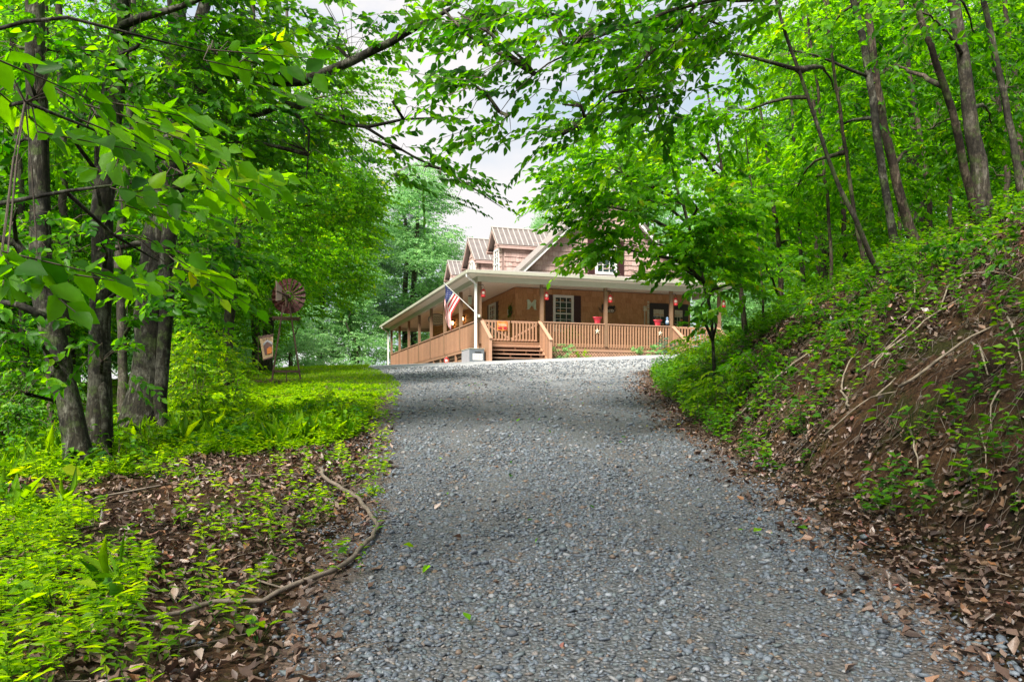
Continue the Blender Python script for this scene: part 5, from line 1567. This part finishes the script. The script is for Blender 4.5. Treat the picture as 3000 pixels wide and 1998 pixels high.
def dens_left(x, y):
    e = led(y) - x
    t0 = np.interp(y, *_lt)
    d = np.where(e > t0, 1.0, np.where(e > -.25, .05 + .10 * (fbm(x * 2 + 8, y * 2, 2) > .55), 0)) * (fbm(x * 1.1, y * 1.1, 3) > .36 + .15 * (y < 9))
    d = d * np.where((y > 9.5) & (e > 0), 1.0, .75) * (1 - .8 * smooth(5.0, 8, e))
    return d * (1 - .9 * smooth(17, 19, y))
x, y = scatter(36000, -9, -.8, 3.2, 19, dens_left)
A, b, tp = plants(x, y, .17, 8, .075)
# small mixed seedlings over the litter too
o = link_mesh('ground_cover', leaf_mesh('ground_cover', A, .14, False, .06, .15), M['leaf_ground']); tag(o, kind='stuff')
o = link_mesh('ground_cover_stems', prisms('ground_cover_stems', b, tp, .0018, .001), M['leaf_ground']); tag(o, kind='stuff')
# taller mixed weeds and grass tufts among the low cover
x, y = scatter(2600, -9, -.8, 3.2, 14, lambda x, y: dens_left(x, y) ** 2 * (.2 + .5 * smooth(6.5, 8.5, y)) * (1 - smooth(10.5, 13.5, y)))
A, b, tp = plants(x, y, .32, 10, .095)
o = link_mesh('weeds', leaf_mesh('weeds', A, .3, True, .1, (-.1, .4)), M['leaf_bank']); tag(o, kind='stuff')
x, y = scatter(1500, -9, -.8, 3.2, 16, lambda x, y: (dens_left(x, y) > .3) * (y < 12.5) * (fbm(x * 1.2 + 60, y * 1.2, 2) > .5))
x = np.repeat(x, 9) + RNG.normal(0, .035, len(x) * 9); y = np.repeat(y, 9) + RNG.normal(0, .035, len(y) * 9)
A, b, tp = plants(x, y, .02, 1, .34)
A[1][:, 2] += RNG.uniform(.6, 2.2, len(x)); A[1] = unit(A[1]); nn = RNG.normal(0, 1, A[2].shape); A[2] = unit(nn - A[1] * (nn * A[1]).sum(1, keepdims=True))
o = link_mesh('grass', leaf_mesh('grass', A, .022, True, .0, (-.5, .5)), M['leaf_ground']); tag(o, kind='stuff')
# lawn
def dens_lawn(x, y):
    m = np.exp(-(((x + 6.4) / .9) ** 2 + ((y - 21.2) / 1.3) ** 2)) + .8 * np.exp(-(((x + 8.6) / 1.5) ** 2 + ((y - 22.5) / 2.0) ** 2))
    return (x < led(y) + .3) * smooth(15, 19, y + (fbm(x * .5, y * .5) - .5) * 4) * np.clip(1 - m, .04, 1)
x, y = scatter(42000, -13, -2.5, 15, 44, dens_lawn)
A, b, tp = plants(x, y, .05, 3, .085)
A[1][:, 2] += .9; A[1] = unit(A[1]); nn = RNG.normal(0, 1, A[2].shape); A[2] = unit(nn - A[1] * (nn * A[1]).sum(1, keepdims=True))
o = link_mesh('lawn_grass', leaf_mesh('lawn_grass', A, .07, False, .0, .1), M['leaf_ground']); tag(o, kind='stuff')
# bank plants
def bank_d(x, y): return x - red(y) - np.interp(y, [0, 5, 8, 14, 22], [1.2, 1.0, .4, .5, .5])
def dens_bank(x, y):
    d = bank_d(x, y)
    g = smooth(8.3, 11.5, y + .45 * np.clip(d, -1, 3) * -1 + (fbm(x * .9, y * .9) - .5) * 3)
    base = .34 + .66 * g
    return base * (d > -.35) * (fbm(x * 1.3 + 40, y * 1.3, 3) > .40) * (1 - .65 * smooth(3.5, 6, d))
x, y = scatter(22000, 2.4, 14, 4.8, 27, dens_bank)
A, b, tp = plants(x, y, .26, 8, .085)
o = link_mesh('bank_plants', leaf_mesh('bank_plants', A, .27, False, .08, .15), M['leaf_bank']); tag(o, kind='stuff')
o = link_mesh('bank_plant_stems', prisms('bank_plant_stems', b, tp, .0025, .0012), M['twig']); tag(o, kind='stuff')
# leaf litter
def litter(x, y, size, lift=.012):
    n = len(x); P = np.stack([x, y, surf(x, y) + lift * RNG.random(n) + .006], 1)
    e = .12; gxn = (surf(x + e, y) - surf(x - e, y)) / (2 * e); gyn = (surf(x, y + e) - surf(x, y - e)) / (2 * e)
    nn = np.stack([-gxn, -gyn, np.ones(n)], 1) + RNG.normal(0, .33, (n, 3)); nn = unit(nn)
    d = RNG.normal(0, 1, (n, 3)); d = unit(d - nn * (d * nn).sum(1, keepdims=True))
    P = P + nn * .012
    return [P, d, nn, size * np.clip(RNG.lognormal(0, .35, n), .4, 1.9), RNG.random(n)]
def dl(x, y):
    e = led(y) - x
    return np.clip((e + .35) / .5, 0, 1) * (1 - .5 * smooth(2.5, 5, e)) * (1 - .85 * smooth(10, 13, y)) * (.55 + .55 * (fbm(x * 1.4, y * 1.4, 3) > .47))
x1_, y1_ = scatter(56000, -6.5, -.4, 3, 20, dl)
def dr(x, y):
    q = x - red(y); d = bank_d(x, y)
    strip = np.clip((q + .55 + (fbm(x * 2, y * 2) - .5) * .8) / .8, 0, 1) * (d < .5)
    bank = (d >= .5) * (.2 + .7 * (fbm(x * .8 + 9, y * .8, 3) > .53))
    return np.clip(strip * .95 + bank, 0, 1) * (1 - .6 * smooth(16, 22, y))
x2_, y2_ = scatter(80000, 1.6, 10, 3.4, 24, dr)
x3_, y3_ = scatter(260, -1.2, 2.4, 3.4, 22, lambda x, y: ((x > led(y)) & (x < red(y))) * 1.0)
x = np.concatenate([x1_, x2_, x3_]); y = np.concatenate([y1_, y2_, y3_])
A = litter(x, y, .048)
o = link_mesh('fallen_leaves', leaf_mesh('fallen_leaves', A, .29, True, (.02, .5), (-.5, .05)), M['litter']); tag(o, kind='stuff')
# twig litter on verge and bank
x, y = scatter(1300, 2.3, 9, 4, 18, lambda x, y: (bank_d(x, y) > -.6) * .8)
xb, yb = scatter(380, -5, -.8, 3.2, 13, lambda x, y: (led(y) - x > -.3) * .9)
x = np.concatenate([x, xb]); y = np.concatenate([y, yb]); n_ = len(x)
a = RNG.uniform(0, 6.28, n_); l_ = np.clip(RNG.lognormal(-1.75, .5, n_), .05, .6)
xe, ye = x + l_ * np.cos(a), y + l_ * np.sin(a)
Pa = np.stack([x, y, surf(x, y) + .02], 1); Pb = np.stack([xe, ye, surf(xe, ye) + .02 + .05 * RNG.random(n_)], 1)
o = link_mesh('twig_litter', prisms('twig_litter', Pa, Pb, .004, .002), M['vine_bark']); tag(o, kind='stuff')
# hanging rootlets on the raw bank face
x, y = scatter(1900, 2.6, 7.5, 4.8, 12, lambda x, y: (bank_d(x, y) > .1) & (bank_d(x, y) < 2.6))
n_ = len(x); l_ = RNG.uniform(.08, .3, n_); sw = RNG.normal(0, .3, n_)
segs = []
for i in range(4):
    q = i / 3
    xx = x - l_ * q * .8; yy_ = y + sw * l_ * q * q + .03 * np.sin(q * 6 + sw * 20)
    segs.append(np.stack([xx, yy_, surf(xx, yy_) + .02 + .02 * RNG.random(n_)], 1))
Pa = np.concatenate(segs[:-1]); Pb = np.concatenate(segs[1:])
o = link_mesh('rootlets', prisms('rootlets', Pa, Pb, .0024, .0016), M['vine_bark']); tag(o, kind='stuff')

# gravel stones
ico_v = np.array([(0, 0, 1), (.894, 0, .447), (.276, .851, .447), (-.724, .526, .447), (-.724, -.526, .447), (.276, -.851, .447), (.724, .526, -.447), (-.276, .851, -.447), (-.894, 0, -.447), (-.276, -.851, -.447), (.724, -.526, -.447), (0, 0, -1)])
ico_f = np.array([(0, 1, 2), (0, 2, 3), (0, 3, 4), (0, 4, 5), (0, 5, 1), (1, 6, 2), (2, 7, 3), (3, 8, 4), (4, 9, 5), (5, 10, 1), (2, 6, 7), (3, 7, 8), (4, 8, 9), (5, 9, 10), (1, 10, 6), (6, 11, 7), (7, 11, 8), (8, 11, 9), (9, 11, 10), (10, 11, 6)])
def stones(x, y, r_):
    n = len(x)
    sc = np.stack([RNG.uniform(.7, 1.3, n), RNG.uniform(.55, 1.0, n), RNG.uniform(.3, .6, n)], 1) * r_[:, None]
    v = ico_v[None] * (1 + RNG.normal(0, .2, (n, 12, 1))) * sc[:, None]
    a = RNG.uniform(0, 6.28, n); c, s = np.cos(a)[:, None], np.sin(a)[:, None]
    vx = v[:, :, 0] * c - v[:, :, 1] * s; vy = v[:, :, 0] * s + v[:, :, 1] * c
    tx, ty = RNG.normal(0, .25, (n, 1)), RNG.normal(0, .25, (n, 1))
    vz = v[:, :, 2] + vx * tx + vy * ty
    L_, R_ = led(y), red(y)
    mid = np.clip((x - L_ + .1) * (R_ + .1 - x) / ((R_ - L_ + .2) / 2) ** 2, 0, 1)
    rut = -.03 * np.exp(-((np.abs(x - (L_ + R_) / 2) - .8) / .3) ** 2) * (1 - smooth(20, 26, y))
    z = surf(x, y) + .012 + .03 * mid + rut + (fbm(x * 3, y * 3, 3) - .5) * .03 + sc[:, 2] * .35
    V = np.stack([vx + x[:, None], vy + y[:, None], vz + z[:, None]], 2).reshape(-1, 3)
    f = (np.arange(n)[:, None, None] * 12 + ico_f[None]).reshape(-1, 3)
    return V, f, np.repeat(RNG.random(n), 20)
def droad(x, y):
    q = np.minimum(x - led(y), red(y) - x) + (fbm(x * 2.2, y * 2.2, 3) - .5) * .9
    return np.clip((q + .1) / .5, 0.0, 1) * .95 + .05 * (q > -.8)
def dnear(x, y): return droad(x, y) * (1 - .75 * smooth(7.5, 11, y)) * np.clip(.5 + 1.2 * (fbm(x * 1.5 + 5, y * .8, 3) - .35), .45, 1) * (1 - .22 * np.exp(-((np.abs(x - (led(y) + red(y)) / 2 + .1 * np.sin(y * .7)) - .8) / .25) ** 2))
x, y = scatter(118000, -2.6, 3.4, 3.2, 11, dnear)
V, f, rr_ = stones(x, y, np.clip(RNG.lognormal(-4.5, .42, len(x)), .005, .034))
o = link_mesh('gravel', mesh_np('gravel', V, f, {'rnd': rr_}), M['stone']); tag(o, kind='stuff')
x, y = scatter(30000, -5, 6, 8.5, 27, lambda x, y: droad(x, y) * .9)
V, f, rr_ = stones(x, y, np.clip(RNG.lognormal(-3.95, .35, len(x)), .01, .04))
o = link_mesh('coarse_gravel', mesh_np('coarse_gravel', V, f, {'rnd': rr_}), M['stone']); tag(o, kind='stuff')

x, y = scatter(5200, 2.6, 9, 4.4, 14, lambda x, y: (bank_d(x, y) > -.3) * (.25 + .75 * (fbm(x * 1.7, y * 1.7, 2) > .52)))
V, f, rr_ = stones(x, y, np.clip(RNG.lognormal(-4.0, .55, len(x)), .006, .06))
o = link_mesh('soil_clods', mesh_np('soil_clods', V, f, {'rnd': rr_}), M['clod']); tag(o, kind='stuff')
x, y = scatter(60, -1.5, 2.6, 3.6, 20, lambda x, y: ((x > led(y)) & (x < red(y))) * 1.0)
A = litter(x, y, .048); A[0][:, 2] += .03
o = link_mesh('green_fallen_leaves', leaf_mesh('green_fallen_leaves', A, .32, True, (.05, .3), (-.3, .1)), M['leaf_maple']); tag(o, kind='stuff')

# ------------------------------------------------------------------ fallen sticks, vine, log
def stick(name, label, cat, fpts, r0, r1, lift=.015, mat='stick', arch=0.0, group=None):
    P = [hit(*q) for q in fpts]
    o0 = P[0].copy(); m = len(P)
    pl = []
    for i, p_ in enumerate(P):
        pl.append(p_ + Vector((0, 0, lift + arch * math.sin(math.pi * i / (m - 1)))))
    p_, q_ = resample(pl, [r0 + (r1 - r0) * i / (m - 1) for i in range(m)], .10, .010)
    w = MB(); w.tube([a - o0 for a in p_], q_, 7, jit=.14)
    o = w.build(name, M[mat], None, True); o.location = o0
    return tag(o, label, cat, group)
ZB = lambda x, y: ((2000 + x / 2.24) / K, (700 + y / 2.24) / K)
ZL = lambda x, y: ((x / 1.9625) / K, (1200 + y / 1.9625) / K)
stick('woody_vine', 'long curved woody vine lying along the gravel edge', 'vine', [ZL(*q) for q in [(1840, 370), (1870, 430), (1960, 480), (2060, 545), (2090, 600), (2160, 680), (2150, 760), (2060, 860), (2000, 930), (1900, 990), (1800, 1025), (1600, 1110), (1500, 1160), (1250, 1165), (1050, 1235), (850, 1260), (700, 1240), (590, 1200)]], .019, .012, .055, 'vine_bark')
stick('woody_vine', 'thin straight woody runner crossing the verge above the curved vine', 'vine', [ZL(*q) for q in [(340, 620), (560, 530), (690, 510), (880, 470), (1100, 425), (1400, 400), (1750, 385)]], .011, .007, .03, 'vine_bark')
stick('fallen_branch', 'short dark branch crossing the top end of the curved vine', 'branch', [ZL(*q) for q in [(1940, 480), (2060, 430), (2200, 330)]], .014, .007, .03, 'twig')
stick('fallen_branch', 'thin reddish twig lying on the gravel by the curved vine', 'branch', [ZL(*q) for q in [(1380, 960), (1500, 1020), (1660, 1075)]], .009, .005, .03, 'vine_bark')
lg = [ZL(-60, 640), ZL(30, 610), ZL(200, 580), ZL(350, 560)]
stick('fallen_log', 'pale mossy log lying in the weeds at the wood edge', 'log', lg, .085, .06, .06, 'bark_beech')
SB = [([(290, 1260), (420, 1170), (640, 960), (830, 810), (1140, 630)], .016, 'longest pale pole lying up the green end of the bank'),
      ([(1150, 960), (1330, 820), (1640, 590), (1830, 440)], .014, 'straight pale stick across the bare earth patch of the bank'),
      ([(1260, 910), (1340, 815), (1500, 650), (1640, 510)], .009, 'thinner stick lying alongside the straight one on the bare earth'),
      ([(1420, 1070), (1600, 970), (1890, 745), (2030, 640)], .017, 'thick pale branch slanting below the bare earth patch'),
      ([(1900, 750), (1960, 900), (2000, 1000)], .013, 'grey crooked stick hanging down from the thick pale branch'),
      ([(1090, 1165), (1045, 1050), (1080, 900), (1160, 790)], .013, 'bowed brown stick standing between the green and bare parts of the bank'),
      ([(1490, 1330), (1510, 1440), (1550, 1580)], .012, 'short upright pale stick at the foot of the bank above the leaf litter'),
      ([(1948, 1330), (1965, 1450), (1985, 1600)], .009, 'long thin root hanging down the steepest bank face'),
      ([(2080, 1090), (2050, 1160), (2025, 1240), (2030, 1360)], .009, 'forked thin root beside the long hanging one'),
      ([(1480, 300), (1520, 380), (1510, 500), (1440, 570)], .010, 'curled twig high on the bank below the pale smooth trunk'),
      ([(1690, 530), (1740, 400), (1850, 310), (1990, 285)], .010, 'twig bending along the upper bank beneath the stout tree'),
      ([(1270, 1100), (1400, 975)], .012, 'short broken stick low on the bare earth patch'),
      ([(930, 1350), (1100, 1260), (1240, 1150), (1400, 1080)], .009, 'thin stick running along the bottom of the bank'),
      ([(1900, 290), (2050, 300), (2230, 330)], .008, 'thin level twig near the top of the bank by the frame edge'),
      ([(2130, 590), (2180, 760), (2230, 950)], .010, 'grey slanting twig on the steep bank by the frame edge')]
for (pts, r_, lb) in SB:
    stick('fallen_branch', lb, 'branch', [ZB(*q) for q in pts], r_ * .95, r_ * .45, .085, 'stick', .05)
# seedlings with large leaves
def seedling(fx, fy, label, n=7, leaf=.11, h=.22, mat='leaf_ground', name='seedling'):
    g = hit(fx, fy); root = empty(name, tuple(g), 0, label, 'plant')
    A, b, tp = plants(np.full(n, 0.0), np.full(n, 0.0), h, 1, leaf)
    P = np.stack([RNG.normal(0, h * .45, n), RNG.normal(0, h * .45, n), h * RNG.uniform(.5, 1.2, n)], 1)
    a = np.arctan2(P[:, 1], P[:, 0]) + RNG.normal(0, .4, n)
    D = unit(np.stack([np.cos(a), np.sin(a), RNG.normal(-.1, .2, n)], 1)); N = np.array([0, 0, 1.0]) + RNG.normal(0, .3, (n, 3)); N = unit(N - D * (N * D).sum(1, keepdims=True))
    link_mesh('leaves', leaf_mesh('leaves', [P, D, N, leaf * RNG.uniform(.7, 1.2, n), RNG.uniform(.3, 1, n)], .32, True), M[mat], root)
    st = np.zeros((n, 3)); st[:, 2] = -.03
    link_mesh('stems', prisms('stems', st, P, .003, .0015), M['leaf_bank'], root)
    return root
for (fx, fy, lb, n_, lf_, h_, mt) in [
    (95, 1150, 'seedling with broad bright leaves in front of the bent trunk', 9, .15, .3, 'leaf_ground'), (130, 1420, 'single broad-leaved seedling in the dense weeds beneath the log', 5, .13, .18, 'leaf_ground'),
    (480, 1010, 'seedling with big oval leaves at the twin-stemmed beech roots', 9, .14, .35, 'leaf_ground'),
    (360, 1110, 'leafy sprig between speckled trunk and leaf litter', 10, .09, .3, 'leaf_ground'), (590, 1480, 'low seedling pair inside the lower loop of the vine', 8, .09, .12, 'leaf_bank'),
    (1900, 870, 'dark green broad-leaved plant midway up the bank', 16, .12, .35, 'leaf_bank'), (2100, 1010, 'leafy clump below the thick pale branch on the bank', 18, .11, .3, 'leaf_bank'),
    (2200, 960, 'broad-leaved plant hanging from the steep bank face', 9, .12, .25, 'leaf_bank'), (1850, 1000, 'small leafy sprig low at the bank foot', 8, .09, .2, 'leaf_bank'),
    (2240, 1100, 'little fern sprig at the foot of the hanging roots', 8, .08, .16, 'leaf_bank')]:
    seedling(fx, fy, lb, n_, lf_, h_, mt)
shrub(1650, 960, 190, 120, 'lush yellow-green bush spilling onto the drive at the green end of the bank', lai=1.3, lf=.1)
shrub(1760, 880, 190, 90, 'broad green bush halfway up the green end of the bank', 'leaf_maple', lai=1.3, lf=.11)
shrub(1620, 850, 140, 90, 'low leafy bush where bank and parking gravel meet', 'leaf_ground', lai=1.2, lf=.08)
shrub(1960, 780, 120, 50, 'green shrub round the foot of the kinked sapling', 'leaf_bank', lai=1.1, lf=.08)
shrub(2120, 660, 160, 80, 'fern-like shrub beneath the dark leaning trunk', 'leaf_bank', lai=1.1, lf=.08)
shrub(1900, 735, 150, 70, 'fresh green bush on the bank crest before the pole-thin stems', 'leaf_maple', lai=1.1, lf=.09)
shrub(2210, 610, 150, 90, 'green bush crowding the bank crest beside the stout tree', 'leaf_beech', lai=1.1, lf=.09)
shrub(2010, 690, 120, 70, 'small leafy bush between kinked sapling and pale smooth trunk', 'leaf_maple', lai=1.1, lf=.085)
shrub(2330, 640, 130, 90, 'shrub on the high bank beside the stout tree roots', 'leaf_bank', lai=1.0, lf=.08)
# planting in front of the lattice
def hplant(x, label, w_, h_, leaf, lf, lai=1.6):
    c = hw(x, -.45, 0); g = z1(c.x, c.y); 
    root = empty('border_plant', (c.x, c.y, g), 0, label, 'plant')
    A, spr = crown_data([dict(c=(0, 0, h_ * .5), r=(w_ / 2, .3, h_ * .52), lai=lai, leaf=lf, K=8, L=.25, clump=.3, cs=2, dir=(0, 0, .6))], [Vector((0, 0, 0))], .7)
    link_mesh('foliage', leaf_mesh('foliage', A, .2, False), M[leaf], root)
    ta = [(random.gauss(0, .05), random.gauss(0, .05), -.05) for _ in range(12)]; tb = [(random.gauss(0, w_ * .25), random.gauss(0, .1), h_ * random.uniform(.5, .95)) for _ in range(12)]
    link_mesh('stems', prisms('stems', np.array(ta), np.array(tb), .006, .003), M['leaf_bank'], root)
    return root
hplant(3.55, 'spiky grey-green plant with pale tips in front of the lattice by the stairs', .8, .85, 'leaf_pale', .16)
hplant(4.5, 'low green plant at the foot of the lattice beside the spiky one', .7, .35, 'leaf_ground', .12)
hplant(7.9, 'broad light green hosta-like plant in front of the lattice', 1.5, .55, 'leaf_pale', .22)
hplant(8.9, 'dark blue-green rounded plant beside the far stairs', 1.0, .8, 'leaf_pine', .14, 2.2)

# ------------------------------------------------------------------ camera, sky, sun
cam = bpy.data.cameras.new('camera'); co = bpy.data.objects.new('camera', cam); COL.objects.link(co)
co.location = (0, 0, EYE); co.rotation_euler = (R(90), 0, 0)
cam.sensor_width = 36; cam.lens = FPX / 3000 * 36; cam.shift_y = 201 / 3000.0
cam.clip_start = .05; cam.clip_end = 2000
SC.camera = co
S = Vector(SUN_D).normalized()      # towards the sun
el = math.asin(S.z); az = math.atan2(S.x, S.y)
sl_ = bpy.data.lights.new('sun', 'SUN'); so = bpy.data.objects.new('sun', sl_); COL.objects.link(so)
sl_.energy = SUN_E; sl_.angle = R(SUN_A); sl_.color = (1, .95, .86)
so.rotation_euler = (-S).to_track_quat('-Z', 'Y').to_euler(); so.location = (0, 0, 40)
wd = bpy.data.worlds.new('World'); SC.world = wd; wd.use_nodes = True
nt = wd.node_tree; nt.nodes.clear()
out = nt.nodes.new('ShaderNodeOutputWorld'); bg = nt.nodes.new('ShaderNodeBackground')
sky = nt.nodes.new('ShaderNodeTexSky'); sky.sky_type = 'NISHITA'; sky.sun_disc = False
sky.sun_elevation = el; sky.sun_rotation = az; sky.dust_density = 2.5; sky.air_density = 1.0
tc = nt.nodes.new('ShaderNodeTexCoord'); mp = nt.nodes.new('ShaderNodeMapping'); mp.inputs['Scale'].default_value = (1, 1, 2.2)
nz = nt.nodes.new('ShaderNodeTexNoise'); nz.inputs['Scale'].default_value = 2.6; nz.inputs['Detail'].default_value = 7; nz.inputs['Roughness'].default_value = .55
rp = nt.nodes.new('ShaderNodeValToRGB'); rp.color_ramp.elements[0].position = .25; rp.color_ramp.elements[1].position = .42
mx = nt.nodes.new('ShaderNodeMix'); mx.data_type = 'RGBA'
nt.links.new(tc.outputs['Generated'], mp.inputs[0]); nt.links.new(mp.outputs[0], nz.inputs['Vector']); nt.links.new(nz.outputs[0], rp.inputs[0])
nt.links.new(rp.outputs[0], mx.inputs[0]); nt.links.new(sky.outputs[0], mx.inputs[6]); 
rc = nt.nodes.new('ShaderNodeValToRGB'); rc.color_ramp.elements[0].position = .40; rc.color_ramp.elements[0].color = (*CLOUD_A, 1); rc.color_ramp.elements[1].position = .60; rc.color_ramp.elements[1].color = (*CLOUD_B, 1)
n2 = nt.nodes.new('ShaderNodeTexNoise'); n2.inputs['Scale'].default_value = 3.4; n2.inputs['Detail'].default_value = 5; nt.links.new(mp.outputs[0], n2.inputs['Vector']); nt.links.new(n2.outputs[0], rc.inputs[0])
ml = nt.nodes.new('ShaderNodeMix'); ml.data_type = 'RGBA'; ml.blend_type = 'MULTIPLY'; ml.inputs[0].default_value = 1; nt.links.new(rc.outputs[0], ml.inputs[6]); ml.inputs[7].default_value = (CLOUD_K, CLOUD_K, CLOUD_K, 1)
nt.links.new(ml.outputs[2], mx.inputs[7])
nt.links.new(mx.outputs[2], bg.inputs[0]); bg.inputs[1].default_value = SKY_S
nt.links.new(bg.outputs[0], out.inputs[0])
vs_ = SC.view_settings
SC.display_settings.display_device = 'sRGB'
vs_.view_transform = 'Standard'; vs_.look = 'None'; vs_.exposure = EXPO; vs_.gamma = 1; vs_.use_curve_mapping = False
cy = SC.cycles
cy.max_bounces = 12; cy.diffuse_bounces = 9; cy.transmission_bounces = 10; cy.glossy_bounces = 3; cy.transparent_max_bounces = 8
cy.use_denoising = DENOISE
try:
    cy.denoiser = 'OPENIMAGEDENOISE'; cy.denoising_input_passes = 'RGB_ALBEDO_NORMAL'
except Exception: pass
cy.sample_clamp_indirect = 6
